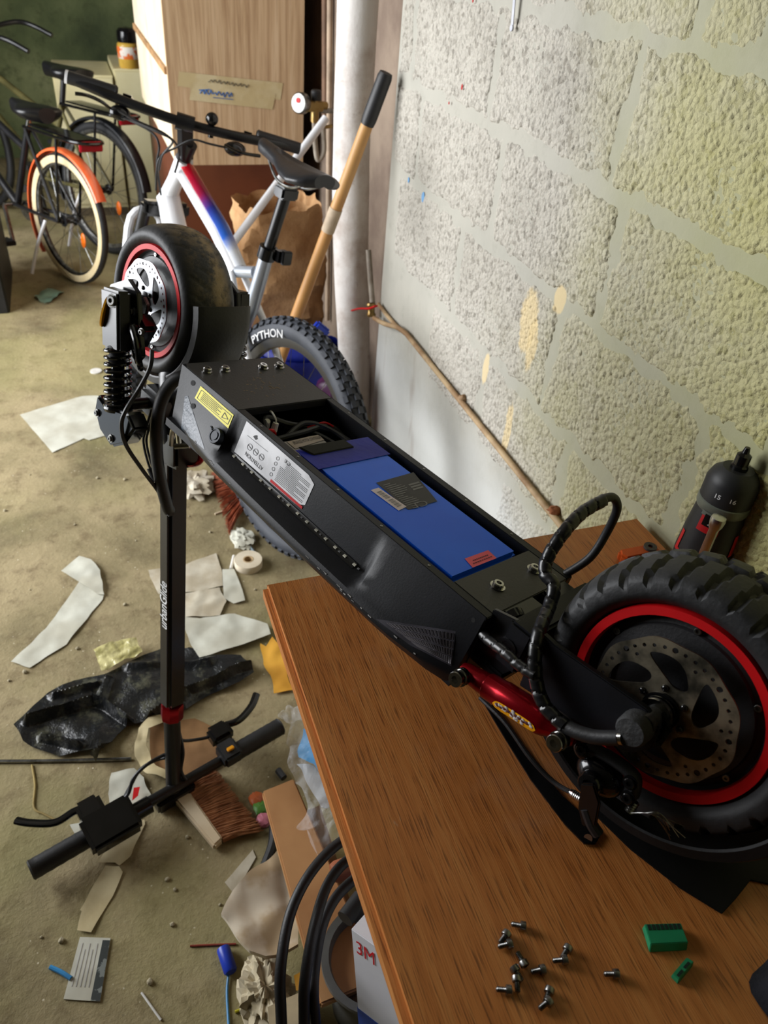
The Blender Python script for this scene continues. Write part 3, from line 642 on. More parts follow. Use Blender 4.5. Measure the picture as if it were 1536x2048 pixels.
for s in (1, -1):
    fx = lambda p: A(p[0] * s, p[1], p[2]); d = unit(S1 - S0); ln = np.linalg.norm(S1 - S0)
    a0 = fx(S0) + A(.012 * s, 0, 0); a1 = fx(S1) + A(.012 * s, 0, 0); ax = a1 - a0
    sh = part('shock_absorber', G().lathe([(0, -.010), (.009, -.009), (.0105, -.003), (.0115, .010), (.0125, .018), (.0125, .024), (.0145, .026), (.0150, .044), (.0158, .046), (.0160, ln - .028), (.0145, ln - .022), (.0105, ln - .014), (.0105, ln + .004), (.006, ln + .010), (0, ln + .011)], a0, ax, 28), redm, label='red anodised shock absorber')
    if s == 1:
        for p in (a0, a1):
            part('shock_bolt', G().lathe([(0, .012), (.0100, .012), (.0100, .0145), (.0085, .0145), (.0085, .0165), (.0100, .0165), (.0100, .019), (.0080, .019), (.0088, .0205), (.0088, .027), (.0080, .028), (.0042, .028), (.0042, .0235), (0, .0235)], p, (-1, 0, .15), 26), chrome, sh)
        # worn yellow reflector on the side of the shock
        e1 = unit(np.cross(ax, A(0, 0, 1))); e1 = -e1 if e1[0] > 0 else e1; e2 = unit(np.cross(ax, e1)); e2 = e2 if e2[2] > 0 else -e2; axn = unit(ax)
        def on(s_, t_, off): t2 = .15 - .75 * t_; return a0 + axn * s_ + (e1 * math.cos(t2) + e2 * math.sin(t2)) * (.0160 + off)
        def stick(u, v_, off, lo, hi, wd): 
            s_ = lo + (hi - lo) * u; e = min(1, math.sqrt(max(0, 1 - (abs(2 * u - 1) ** 6)))); return on(s_, (.5 + (v_ - .5) * e) * wd + .0, off)
        part('yellow_reflector', G().grid(lambda u, v_: stick(u, v_, .0008, .044, ln - .026, 1.), 20, 6), yel, sh)
        g = G()
        for i in range(26):
            u = .1 + .85 * random.random(); v_ = random.gauss(.38, .16); b = stick(u, min(max(v_, .05), .9), .0011, .044, ln - .026, 1.)
            g.ball(b, (.0006, .0022, .0016), 7, 5)
        part('torn_patch', g, mat('torn_white', (214, 208, 206), .8), sh)
        g = G()
        for i in range(9):
            u = .12 + .085 * i; b = stick(u, .30 + .04 * math.sin(i * 2.), .0012, .044, ln - .026, 1.); g.ball(b, (.0007, .0028, .0018), 7, 5)
        part('torn_hole', g, mat('torn_dark', (88, 34, 40), .6), sh)
# brake caliper
cal = part('rear_caliper', G().ball((-.076, .010, -.093), (.018, .026, .019), 22, 14).ball((-.076, .034, -.080), (.013, .014, .012), 16, 10), blkg, smooth=60)
obj('piston_cap', G().lathe([(0, .0), (.0125, 0), (.0125, .006), (.0105, .009), (.006, .0092), (.006, .007), (0, .007)], (-.092, .010, -.094), (-1, 0, .1), 24), blkg, cal)
obj('brake_arm', G().prism([(.016, -.095), (.006, -.085), (-.008, -.098), (-.018, -.128), (-.006, -.136), (.006, -.122)], .005, (-.104, 0, 0), (0, 1, 0), (0, 0, 1)), blkg, cal, bevel=.0015)
obj('brake_arm', G().tube(cat([(-.10, .0, -.118), (-.10, -.012, -.128), (-.098, -.022, -.134)], 5), .006, 10), blkp, cal)
for y, z in ((.035, -.074), (-.018, -.066), (-.024, -.082)): bolt((-.088, y, z), (-1, 0, .1), .0055, .004, parent=cal, m=blkg)
obj('caliper_mount', G().tube(cat([A(-.078, .034, -.074), A(-.078, .006, -.066), A(-.078, -.018, -.066), A(-.078, -.026, -.084)], 5), .0085, 12, flat=.6), blkp, cal)
obj('pad_spring', G().lathe([(.004 + .0012 * (i % 2), i * .0013) for i in range(10)], (-.082, -.03, -.085), (-.2, -.1, -1), 12), steel, cal)
ca, cb = SP(1140, 1584, -.098), SP(1180, 1608, -.098)
obj('cable_adjuster', G().lathe([(0, 0), (.0035, 0), (.0042, .003)] + [(.0042 if i % 2 else .0047, .004 + i * .001) for i in range(12)] + [(.003, .018), (0, .018)], ca, cb - ca, 14), chrome, cal)
part('brake_cable', G().tube(cat([SP(960, 1395, -.09), SP(1010, 1445, -.095), SP(1060, 1515, -.1), SP(1105, 1562, -.098), ca], 8), .0026, 8), blkp)
fr0 = SP(1262, 1626, -.09); g = G()
for i in range(11):
    e = SP(1335 + random.uniform(0, 36), 1640 + random.uniform(5, 42), -.075 + random.uniform(-.01, .01)); m_ = SP(1315 + random.uniform(-4, 8), 1630 + random.uniform(-3, 5), -.085)
    g.tube(cat([fr0, SP(1290, 1626, -.09), m_, e], 5), .00035, 4)
part('frayed_cable', g, steel)
# rear mudguard (below the wheel, on the table) and its bracket
def fender(c, R, xl, xr, a0, a1, n, th=.0022, drop=.016):
    prof = [(R - drop, xl), (R - drop * .35, xl + .002), (R, xl + .012), (R + .002, (xl + xr) / 2), (R, xr - .012), (R - drop * .35, xr - .002), (R - drop, xr)]
    prof += [(r - th, x * .97) for r, x in prof[::-1]]
    return G().lathe(prof, c, (1, 0, 0), n, a0, a1, True, (A(0, 1, 0), A(0, 0, 1)))
fm = mat('mudguard_plastic', (11, 11, 11), .6, c2=(17, 16, 16), scale=9, bump=.1, bscale=200, spec=.25)
part('rear_mudguard', fender((0, 0, .0), .156, -.056, .056, math.radians(-205), math.radians(-55), 40), fm)
def flat(pxs, z, th, name, m, hole=None):
    P = [onz(*p, z) for p in pxs]; g = G(); n = len(P); g.add([L(p) for p in P] + [L(p + A(0, 0, th)) for p in P], [tuple(range(n)), tuple(range(n, 2 * n))[::-1]] + [(i, (i + 1) % n, n + (i + 1) % n, n + i) for i in range(n)])
    return part(name, g, m, bevel=.0006)
flat([(965, 1405), (990, 1415), (1050, 1500), (1120, 1590), (1180, 1645), (1203, 1668), (1190, 1690), (1168, 1690), (1130, 1652), (1060, 1560), (1010, 1480)], ZT + .001, .003, 'mudguard_bracket', blkg)
part('bracket_hole', G().lathe([(0, 0), (.0045, 0), (.0045, .0006), (0, .0006)], FL(1176, 1677, ZT + .004), L(onz(1176, 1677, 1.)) - L(onz(1176, 1677, .7)), 14), mat('hole_wood', (110, 70, 40), .8))
flat([(1180, 1622), (1260, 1700), (1360, 1778), (1443, 1829), (1470, 1800), (1500, 1762), (1560, 1775), (1600, 1700), (1400, 1600)], ZT + .001, .002, 'mud_flap', fm)
# cables at the rear
def wrap(path, r, pitch, name, k=10, taper=None):
    pts = cat(path, k); s = [0.]
    for a, b in zip(pts, pts[1:]): s.append(s[-1] + np.linalg.norm(b - a))
    n = int(s[-1] / (pitch / 9)); q = [A(*[np.interp(s[-1] * i / n, s, [p[j] for p in pts]) for j in range(3)]) for i in range(n + 1)]
    rf = lambda i, a: 1 - .17 * (((s[-1] * i / n) / pitch + a / (2 * math.pi)) % 1 < .16) + .03 * math.sin(((s[-1] * i / n) / pitch + a / 6.283) * 6.283)
    return part(name, G().tube(q, r, 14, rf=rf), blk2)
p0 = SP(1214, 1001, .052)
loop = [SP(1128, 1150, .085), SP(1180, 1115, .095), SP(1215, 1062, .10), SP(1234, 1018, .09), SP(1226, 995, .075), SP(1200, 1000, .055)]
part('power_cable', G().tube(cat(loop, 8), .0052, 12), blkp)
wrap([SP(1208, 1000, .06), SP(1165, 1025, .03), SP(1130, 1062, 0.), SP(1098, 1110, -.02), SP(1090, 1145, -.03), SP(1108, 1172, -.035), SP(1098, 1215, -.05), SP(1080, 1260, -.082), SP(1070, 1310, -.098), SP(1074, 1370, -.104), SP(1092, 1415, -.108), SP(1130, 1452, -.110)], .0074, .0155, 'spiral_wrapped_cable')
part('cable_sheath', G().tube(cat([SP(1120, 1444, -.107), SP(1150, 1462, -.109), SP(1190, 1474, -.108), SP(1238, 1476, -.105)], 6), .0072, 14), blkp)
part('cable_ferrule', G().cyl(SP(1228, 1475, -.105), SP(1247, 1476, -.1045), .0068, 16), chrome)
wrap([SP(952, 1252, -.078), SP(975, 1278, -.088), SP(1010, 1305, -.098), SP(1040, 1332, -.103), SP(1072, 1352, -.106)], .0060, .0155, 'spiral_wrapped_cable')
part('hose_clamp', G().lathe([(.008, -.005), (.013, -.005), (.013, .005), (.008, .005)], (-.05, .175, -.03), (.3, 1, .2), 18, closed=True), blkg)
# front end -----------------------------------------------------------
fx = -.098
part('fork_leg', G().beam((fx, .968, .012), (fx, .946, -.078), .024, .052, (1, 0, 0)), blk2, bevel=.004)
part('fork_leg', G().beam((.128, .968, .012), (.128, .946, -.078), .024, .052, (1, 0, 0)), blk2, bevel=.004)
part('fork_arm', G().prism([(.935, .02), (.965, .03), (1.015, .0), (1.015, -.03), (.96, -.045), (.915, -.09), (.9, -.07)], .008, (-.082, 0, 0), (0, 1, 0), (0, 0, 1)), blkg, bevel=.001)
part('fork_arm', G().prism([(.935, .02), (.965, .03), (1.015, .0), (1.015, -.03), (.96, -.045), (.915, -.09), (.9, -.07)], .008, (.104, 0, 0), (0, 1, 0), (0, 0, 1)), blkg, bevel=.001)
bolt((fx - .012, .952, .0), (-1, -.3, .2), .008, .006, m=steel); bolt((-.083, .912, -.055), (-1, -.2, 0), .006, .005, m=blkg)
part('orange_reflector', G().lathe([(0, 0), (.012, 0), (.012, .003), (0, .003)], (0, 0, 0), (0, 0, 1), 20), yel).matrix_local = Matrix.Translation(SP(211, 625, fx - .012)) @ Vector((-.55, .8, .1)).to_track_quat('Z', 'Y').to_matrix().to_4x4() @ Matrix.Diagonal((.75, 2.1, 1, 1))
for x in (fx, .128):
    s0, s1 = A(x, .945, -.07), A(x, .921, -.168); d = s1 - s0; e1, e2 = ortho(d)
    part('damper_rod', G().cyl(s0, s1, .0105, 18), blkg)
    part('damper_bellows', G().lathe([(.012 + .0035 * (i % 2), i * .0035) for i in range(9)], s0, d, 20), blkp)
    part('coil_spring', G().tube([s0 + d * (i / 200) + (e1 * math.cos(i / 200 * 9.2 * 6.283) + e2 * math.sin(i / 200 * 9.2 * 6.283)) * (.0185 + .002 * i / 200) for i in range(201)], .0029, 8), blkg)
    part('spring_seat', G().lathe([(0, 0), (.022, 0), (.024, .004), (.022, .009), (0, .009)], s1 - unit(d) * .004, d, 24), blkg)
for x in (fx, .128):
    part('lower_bracket', G().prism([(.965, -.165), (.935, -.172), (.87, -.15), (.845, -.165), (.868, -.205), (.905, -.232), (.945, -.222), (.968, -.195)], .03, (x - .015, 0, 0), (0, 1, 0), (0, 0, 1)), blkg, bevel=.004)
bolt((fx - .016, .955, -.195), (-1, 0, 0), .005, .004, m=steel); bolt((fx - .016, .905, -.215), (-1, 0, 0), .005, .004, m=steel)
part('cross_bar', G().tube([(fx, .925, -.168), (-.03, .912, -.160), (.03, .912, -.160), (.128, .925, -.168)], .010, 14), blk2)
part('fork_crown', G().box((.0, .915, -.165), (.10, .06, .05)), blk2, bevel=.008)
part('steering_tube', G().lathe([(0, -.03), (.027, -.03), (.030, -.02), (.030, .05), (.033, .055), (.033, .085), (.028, .10), (.028, .13), (0, .13)], (0, .912, -.135), A(0, -.175, -.6), 28), blk2)
part('gooseneck', G().tube(cat([(0, .77, -.075), (0, .82, -.09), (0, .87, -.115), (0, .905, -.15)], 6), [.032] * 18 + [.028], 16, flat=.8), blk2)
fcal = part('front_caliper', G().box((-.068, .930, -.04), (.03, .035, .05), (1, 0, 0), (0, 1, .5)), blkg, bevel=.006)
obj('piston_cap', G().lathe([(0, 0), (.011, 0), (.011, .005), (.008, .008), (0, .008)], (-.083, .925, -.035), (-1, -.2, 0), 20), blkg, fcal)
for y, z in ((.94, -.012), (.915, -.062), (.905, -.03)): bolt((-.084, y, z), (-1, -.2, 0), .0045, .004, parent=fcal, m=steel)
obj('brake_arm', G().tube(cat([(-.09, .925, -.03), (-.092, .905, -.045), (-.088, .895, -.075), (-.08, .90, -.09)], 6), .005, 10), blkg, fcal)
obj('adapter', G().prism([(.935, .0), (.948, .008), (.965, -.002), (.955, -.02), (.938, -.025)], .006, (-.062, 0, 0), (0, 1, 0), (0, 0, 1)), steel, fcal, bevel=.001)
part('front_axle', G().cyl((-.09, 1.0, -.02), (-.05, 1.0, -.02), .009, 16), blkg)
part('axle_washer', G().lathe([(.006, 0), (.0155, 0), (.0155, .003), (.006, .003)], (-.062, 1.0, -.02), (-1, 0, 0), 24), steel)
part('front_mudguard', fender((.012, .980, -.014), .138, -.040, .062, math.radians(160), math.radians(300), 40), mat('mudguard_grey', (34, 34, 35), .5, c2=(44, 44, 44), scale=8, bump=.1, bscale=200))
part('brake_hose', G().tube(cat([SP(304, 700, -.08), SP(300, 735, -.085), SP(278, 778, -.09), (SP(252, 820, -.117)), SP(243, 850, -.12), SP(252, 890, -.11), SP(285, 940, -.08), SP(318, 985, -.045), SP(333, 1018, -.03)], 8), .0035, 8), blkp)
for dx in (0, 6): part('control_cable', G().tube(cat([SP(303 + dx, 820, -.06), SP(291 + dx, 860, -.06), SP(287 + dx, 885, -.06), SP(296 + dx, 925, -.055), SP(312 + dx, 965, -.045), SP(330, 1005, -.03)], 8), .0022, 8), blkp)
part('cable_joint', G().cyl(SP(300, 936, -.052), SP(311, 962, -.047), .006, 12), blkp)
part('cable_hose', G().tube(cat([SP(388, 762, -.03), SP(362, 754, -.045), SP(338, 772, -.055), SP(320, 812, -.06), SP(313, 862, -.06), SP(314, 915, -.055), SP(322, 965, -.045), SP(334, 1012, -.03), SP(338, 1020, -.02)], 8), .0105, 14), blkp)
# stem with folding joint, collar and inner tube
T0, T1, T2, T3 = A(0, .898, -.225), A(0, .757, -.762), A(0, .7485, -.797), A(0, .694, -.968)
st = part('stem', G().beam(T0, T1, .040, .036, (1, 0, 0)), blk2, bevel=.007, seg=3)
part('folding_block', G().beam(A(0, .885, -.20), A(0, .868, -.262), .058, .062, (1, 0, 0)), blk2, bevel=.006)
part('folding_hook', G().tube(cat([SP(360, 925, -.0), SP(386, 930, .0), SP(401, 921, .0), SP(400, 900, .0), SP(385, 886, .0)], 6), .006, 10, flat=.7), redm, label='red folding hook')
part('clamp_lever', G().tube(cat([SP(343, 890, -.04), SP(346, 862, -.045), SP(354, 858, -.045), SP(358, 885, -.04)], 6), .0045, 8), chrome)
part('clamp_pin', G().cyl(SP(350, 892, -.035), SP(380, 890, -.02), .006, 12), chrome)
part('collar', G().lathe([(0, 0), (.0215, 0), (.0225, .004), (.0225, .030), (.0215, .034), (0, .034)], T1 - unit(T2 - T1) * .002, T2 - T1, 8), redm)
part('inner_tube', G().cyl(T2, T3, .0165, 20), blk2)
part('cable_exit', G().beam(SP(338, 1002, -.024), SP(341, 1032, -.024), .012, .008, (1, 0, 0)), blkp, bevel=.002)
# lettering on the stem, reading upwards on its left face
dS = unit(T1 - T0); ez = unit(np.cross(A(1, 0, 0), dS)); t = text_geo('urbanGlide', shear=.25, bold=.012); g = G(); g.f = t.f
b0 = T0 + dS * .372; fy = -1 if ez[1] > 0 else 1
g.v = [tuple(b0 + A(-.0204, 0, 0) - dS * (.098 * p[0]) + ez * ((p[1] - .5) * .024)) for p in t.v]
ld = part('lettering', g, prnw)
# handlebar -------------------------------------------------------------
bz = .048; HL, HR = FL(60, 1742, bz), FL(562, 1452, bz); hd = unit(HR - HL); hl = np.linalg.norm(HR - HL)
hb = part('handlebar', G().cyl(HL + hd * .02, HR - hd * .02, .0115, 18), blk2)
obj('bar_clamp', G().box(T3 + A(0, .0, -.004), (.085, .036, .034), hd, (0, 1, 0)), blk2, hb, bevel=.004)
for p, d_ in ((HL, hd), (HR, -hd)):
    ln = .150 if d_ is hd else .125
    obj('grip', G().lathe([(0, 0), (.017, 0), (.0200, .003)] + [(.0190 + .0006 * (i % 2), .005 + i * (ln - .012) / 14) for i in range(15)] + [(.0200, ln - .003), (.012, ln), (0, ln)], p, d_, 22), blkp, hb)
    obj('grip_ring', G().lathe([(.011, 0), (.0208, 0), (.0208, .007), (.011, .007)], p + d_ * (ln + .001), d_, 22), redm, hb)
zz = bz + .004
lv = lambda *pts: cat([FL(a, b, z) for a, b, z in pts], 7)
obj('brake_lever', G().tube(lv((32, 1641, .05), (60, 1646, .052), (110, 1645, .055), (150, 1622, .055), (185, 1612, .055)), .0085, 10, flat=.7), blkg, hb)
obj('brake_lever', G().tube(lv((513, 1388, .055), (503, 1412, .055), (478, 1440, .055), (448, 1452, .055), (430, 1468, .055)), .0085, 10, flat=.7), blkg, hb)
obj('lever_clamp', G().box(FL(182, 1622, .058), (.05, .05, .036), hd, (0, 1, 0)), blkg, hb, bevel=.008)
obj('lever_clamp', G().box(FL(440, 1468, .058), (.05, .045, .036), hd, (0, 1, 0)), blkg, hb, bevel=.008)
dsp = obj('throttle_display', G().box(FL(222, 1650, .064), (.100, .074, .038), hd, (0, 1, .1)), blkg, hb, bevel=.007)
obj('display_lamp', G().ball(FL(173, 1658, .072), .0035, 10, 8), mat('lamp_red', (255, 60, 20), .4, emit=1.5), hb)
sw = obj('switch_box', G().box(FL(458, 1505, .060), (.042, .048, .034), hd, (0, 1, 0)), blkp, hb, bevel=.005)
obj('switch_button', G().box(FL(461, 1497, .081), (.016, .009, .006), hd, (0, 1, 0)), mat('button_amber', (240, 165, 20), .4), sw, bevel=.0015)
obj('throttle_body', G().cyl(FL(300, 1608, bz), FL(262, 1630, bz), .018, 18), blkg, hb)
for pts in (((330, 1420, .16), (352, 1455, .14), (362, 1480, .09), (400, 1478, .06), (432, 1470, .055)), ((338, 1505, .10), (300, 1525, .11), (268, 1555, .10), (255, 1590, .07), (225, 1615, .06)), ((340, 1515, .1), (312, 1520, .09), (280, 1540, .08), (262, 1570, .07), (240, 1612, .06)), ((352, 1440, .16), (366, 1500, .12), (362, 1540, .08), (372, 1560, .06))):
    obj('bar_cable', G().tube(lv(*pts), .0036, 8), blkp, hb)
# ------------------------------------------------------------ things on the table
# drill: stands on its tail end with the chuck up, leaning toward the wall
d0 = onz(1385, 1130, ZT + .02); dz = A(.05, .03, 1.); dz = unit(dz); toc = unit(A(-d0[0], -d0[1], 0) + A(0, 0, 0)); ex = unit(toc - dz * np.dot(toc, dz)); ey = np.cross(dz, ex)
d0 = onz(1377, 1164, ZT) + A(0, 0, .001)
drl = thing('cordless_drill', 'black and red cordless drill standing chuck up against the block wall', 'drill', mtx=frame_mtx(d0, ex * 1.15, ey * 1.15, dz * 1.15))
dblk = mat('drill_black', (26, 27, 29), .5, c2=(34, 35, 37), scale=20); dred = mat('drill_red', (190, 22, 28), .45, c2=(172, 16, 22), scale=12); dgr = mat('drill_grey', (112, 118, 108), .4, .3)
def oct_(r, fl=.92): return [(r * math.cos(a) * (1 if i % 2 else 1), r * fl * math.sin(a)) for i, a in enumerate(np.linspace(0, 2 * math.pi, 20, endpoint=False))]
DH = .122
obj('body', G().lathe([(0, 0), (.024, 0), (.030, .006), (.0325, .02), (.0335, .05), (.032, .085), (.029, DH)], (0, 0, 0), (0, 0, 1), 28), dblk, drl)
obj('gear_collar', G().lathe([(.0295, DH - .004), (.0312, DH), (.0312, DH + .008), (.029, DH + .010)], (0, 0, 0), (0, 0, 1), 28), dgr, drl)
rg = obj('torque_ring', G().lathe([(.029, DH + .008), (.0305, DH + .010), (.0305, DH + .034), (.027, DH + .044), (.018, DH + .052), (0, DH + .052)], (0, 0, 0), (0, 0, 1), 32), dblk, drl)
for tx, a in (('15', -.28), ('16', .30)):
    t = text_geo(tx, bold=.02); g = G(); g.f = t.f; g.v = [tuple(A(.0309 * math.cos(a + (p[0] - .5) * .22), .0309 * math.sin(a + (p[0] - .5) * .22), DH + .020 + p[1] * .006)) for p in t.v]; obj('torque_number', g, prnw, rg)
obj('chuck_tip', G().lathe([(.010, DH + .05), (.010, DH + .056), (.0085, DH + .058), (.0085, DH + .070), (.0045, DH + .073), (.003, DH + .080), (0, DH + .080)], (0, 0, 0), (0, 0, 1), 20), blkg, drl)
def panel(a0, a1, z0, z1, m, nm, off=.0008, rr=.0335, n=6):
    def fn(s, t):
        z = z0 + (z1 - z0) * t; r = float(np.interp(z, [0, .006, .02, .05, .085, DH], [.024, .030, .0325, .0335, .032, .029])) + off; a = a0 + (a1 - a0) * s; return A(r * math.cos(a), r * math.sin(a), z)
    return obj(nm, G().grid(fn, n, 4), m, drl)
panel(.30, 1.05, .024, .045, dred, 'red_panel'); panel(.95, 1.15, .045, .06, dred, 'red_panel'); panel(1.05, 1.3, .065, .095, dred, 'red_panel'); panel(.18, .52, .062, .073, dred, 'red_panel'); panel(-.32, -.15, .052, .067, dred, 'red_panel'); panel(-1.0, -.8, .01, .055, dred, 'red_panel'); panel(-.2, .05, .008, .016, dred, 'red_panel'); panel(-1.2, -1.0, .05, .08, dred, 'red_panel')
panel(-.55, .25, .095, .116, dred, 'selector_frame', .0022); panel(-.42, .12, .104, .119, mat('window_black', (10, 10, 11), .3), 'selector_window', .0032); panel(-.6, .3, .116, .1215, dgr, 'selector_cap', .003)
t = text_geo('4'); g = G(); g.f = t.f; g.v = [tuple(A(.0345 * math.cos(-.15 + (p[0] - .5) * .12), .0345 * math.sin(-.15 + (p[0] - .5) * .12), .1055 + p[1] * .005)) for p in t.v]; obj('selector_number', g, prnw, drl)
for k in range(3): panel(.36, .85, .029 + k * .005, .0305 + k * .005, dblk, 'vent_slot', .0014)
for k in range(2): panel(.22, .48, .065 + k * .004, .0665 + k * .004, dblk, 'vent_slot', .0014)
hw_ = A(.80, .60, -.1); hl_ = A(np.dot(hw_, ex), np.dot(hw_, ey), np.dot(hw_, dz))
obj('handle', G().tube([hl_ * .02 + A(0, 0, .05), hl_ * .035 + A(0, 0, .05), hl_ * .055 + A(0, 0, .05)], [.022, .018, .019], 14), dblk, drl)
# chrome socket extension standing in front of the drill, an orange-handled tool
b1 = CAM + (onz(1438, 1036, ZT + .115) - CAM) * .905; dd_ = unit(onz(1438, 1036, ZT + .115) - onpl(1404, 1115, onz(1438, 1036, ZT + .115), unit(A(1, .8, 0)))); b0 = b1 - dd_ * ((b1[2] - ZT) / dd_[2]); ln = np.linalg.norm(b1 - b0)
single('socket_extension', G().lathe([(0, 0), (.0062, 0), (.0062, ln * .45), (.0055, ln * .46), (.0055, ln * .47), (.0062, ln * .48), (.0062, ln - .018), (.0085, ln - .013), (.0098, ln - .004), (.009, ln + .001), (.004, ln + .003), (0, ln + .003)], b0, b1 - b0, 22), mat('chrome_soft', (215, 215, 215), .3, 1.), 'chrome socket extension bar standing upright in front of the cordless drill', 'tool')
p = onz(1278, 1106, ZT + .012)
ot = thing('orange_tool', 'orange plastic tool with a round hole lying behind the rear tyre', 'tool', loc=(p[0], p[1], ZT))
orm = mat('tool_orange', (216, 92, 26), .5)
obj('body', G().prism([(-.03, -.012), (.03, -.012), (.036, 0), (.03, .012), (-.03, .012), (-.036, 0)], .018, (0, 0, 0)), orm, ot, bevel=.004)
obj('eyelet', G().lathe([(.004, .0), (.010, 0), (.010, .022), (.004, .022)], (.018, .0, 0), (0, 0, 1), 20, closed=True), mat('tool_grey', (70, 66, 62), .5), ot)
# screws
def screw_geo():
    g = G(); g.lathe([(0, 0), (.0042, 0), (.0045, .0006), (.0045, .0045), (.0040, .005), (.0022, .005), (.0022, .0025), (0, .0025)], (0, 0, 0), (0, 0, 1), 14)
    g.lathe([(.0022, 0)] + [(.0026 if i % 2 else .0021, -.0006 * i) for i in range(1, 15)] + [(0, -.0094)], (0, 0, 0), (0, 0, 1), 10); return g
sme = mesh_of(screw_geo(), 'screw'); SCR = [((1041, 1851), -10), ((1010, 1872), 55), ((1014, 1889), 15), ((1045, 1922), -60), ((1033, 1943), 120), ((1034, 1964), 95), ((1012, 1980), -5), ((1080, 1940), 12), ((1124, 1920), 5), ((1133, 1901), 60), ((1227, 1948), 0), ((1097, 1986), 70), ((1093, 2006), 40)]
for i, ((px, py), a) in enumerate(SCR):
    p = onz(px, py, ZT + .0044); q = onz(px + 10 * math.cos(math.radians(a)), py - 10 * math.sin(math.radians(a)), ZT + .0044); ax = unit(q - p)
    o = obj('screw', sme if i == 0 else sme, steel if i == 0 else None); o.matrix_world = Matrix.Translation(p) @ Vector(ax).to_track_quat('Z', 'Y').to_matrix().to_4x4()
    tag(o, 'small steel socket-head screw lying loose on the table', 'screw', 'loose screws on the table')
# green terminal connectors
grn = mat('connector_green', (28, 142, 96), .45, c2=(22, 126, 84), scale=20); gdk = mat('connector_dark', (10, 40, 30), .7)
def connector(nm, quad, h, n, lab, slots_t):
    P = [onz(*p, ZT + h) for p in quad]; c = sum(P) / 4; root = thing(nm, lab, 'connector', loc=(c[0], c[1], ZT)); P = [p - A(c[0], c[1], ZT) for p in P]
    lo = [A(p[0], p[1], 0) for p in P]; in_ = [P[0] + (P[3] - P[0]) * .0, P[1], P[2] - (P[2] - P[1]) * .18, P[3] - (P[3] - P[0]) * .18]
    g = G().add(lo + P[:2] + in_[2:], [(0, 1, 2, 3), (4, 5, 6, 7), (0, 1, 5, 4), (1, 2, 6, 5), (2, 3, 7, 6), (3, 0, 4, 7)]); obj('housing', g, grn, root, bevel=.0006)
    for k in range(n):
        s0 = .06 + k * .92 / n; q = [bil(P, s, t) + A(0, 0, .0004) for s, t in ((s0, slots_t[0]), (s0 + .66 / n, slots_t[0]), (s0 + .66 / n, slots_t[1]), (s0, slots_t[1]))]
        obj('slot', G().add(q + [p - A(0, 0, .001) for p in q], [(0, 1, 2, 3), (4, 5, 6, 7), (0, 1, 5, 4), (1, 2, 6, 5), (2, 3, 7, 6), (3, 0, 4, 7)]), gdk, root)
connector('terminal_connector', [(1289, 1848), (1362, 1846), (1380, 1893), (1304, 1897)], .009, 8, 'long green eight-way terminal connector on the table', (.03, .26))
connector('terminal_connector', [(1346, 1947), (1374, 1914), (1391, 1925), (1361, 1962)], .008, 2, 'short green two-way terminal connector on the table', (.35, .65))
# dark blue fabric heap at the near corner of the table
p = onz(1500, 2010, ZT)
def cloth(a, b):
    t = 2 * math.pi * a; r = .001 + .10 * b; q = A(p[0] + .095 + r * math.cos(t) * 1.0, p[1] - .062 + r * math.sin(t) * 1.1, 0); h = .06 * (1 - b ** 2.2) + (.030 * noise.noise(Vector((q[0] * 22, q[1] * 22, 3))) + .016 * abs(noise.noise(Vector((q[0] * 50, q[1] * 50, 7))))) * (1 - b * .85)
    q = q + A(math.cos(t), math.sin(t), 0) * (.022 * b * noise.noise(Vector((math.cos(t) * 2.5, math.sin(t) * 2.5, 5)))); return A(q[0], q[1], ZT + max(h, .001))
single('dark_cloth', G().grid(cloth, 80, 24, cu=True), mat('navy_fabric', (13, 14, 20), .95, c2=(19, 20, 28), scale=30, bump=.4, bscale=250), 'dark navy cloth heaped at the near corner of the table', 'cloth', smooth=60)

# ------------------------------------------------------------ pipes and tools on the right wall
pm = NT('pipe_white'); c = pm.mix(pm.step(pm.noise(5, 6, .65), .45, .7), lin((232, 228, 224)), lin((196, 182, 172))); c = pm.mix(pm.math('MULTIPLY', pm.step(pm.noise(18, 5, .7), .58, .72), .5), c, lin((150, 128, 112))); pm.col(c); pm.set(Roughness=.8); pm.bump(pm.noise(14, 5, .6), .4, .01)
YP = 2.275
ctr = [ony(716, -160, YP), ony(716, 0, YP), ony(703, 300, YP), ony(702, 500, YP), ony(708, 700, YP)]; ctr = [A(ctr[0][0], YP, 2.44)] + ctr[1:] + [A(ctr[-1][0] + .02, YP, 0)]
pts = cat(ctr, 8); single('drain_pipe', G().tube(pts, [.054 + .003 * noise.noise(Vector(q * 6)) for q in pts], 24), pm.m, 'thick white painted drain pipe rising beside the block wall', 'pipe', smooth=60)
rustp = mat('pipe_rust', (186, 160, 122), .7, c2=(140, 108, 74), scale=14, bump=.3, bscale=80); grp = mat('pipe_grey', (160, 150, 136), .6, c2=(128, 116, 102), scale=20); brass = mat('brass', (176, 150, 96), .35, .8, c2=(140, 112, 66))
gas = thing('gas_pipe', 'thin old gas pipe running low along the block wall with red-lever valve', 'pipe', loc=(XW - .02, 1.6, .5)); gof = A(XW - .02, 1.6, .5)
gp = lambda pl: [onx(a, b, x) - gof for a, b, x in pl]
obj('pipe_run', G().tube(cat(gp([(748, 636, .772), (770, 648, .775), (795, 655, .78), (814, 669, .785)]), 6) + gp([(816, 672, .785), (1108, 1034, .786), (1180, 1123, .786)]), .0068, 12), rustp, gas)
obj('pipe_branch', G().tube(cat(gp([(757, 608, .788), (775, 632, .79), (800, 660, .788)]), 5), .0055, 10), rustp, gas)
obj('pipe_riser', G().tube(gp([(737, 500, .775), (741, 560, .775), (745, 605, .775)]), .0085, 12), grp, gas)
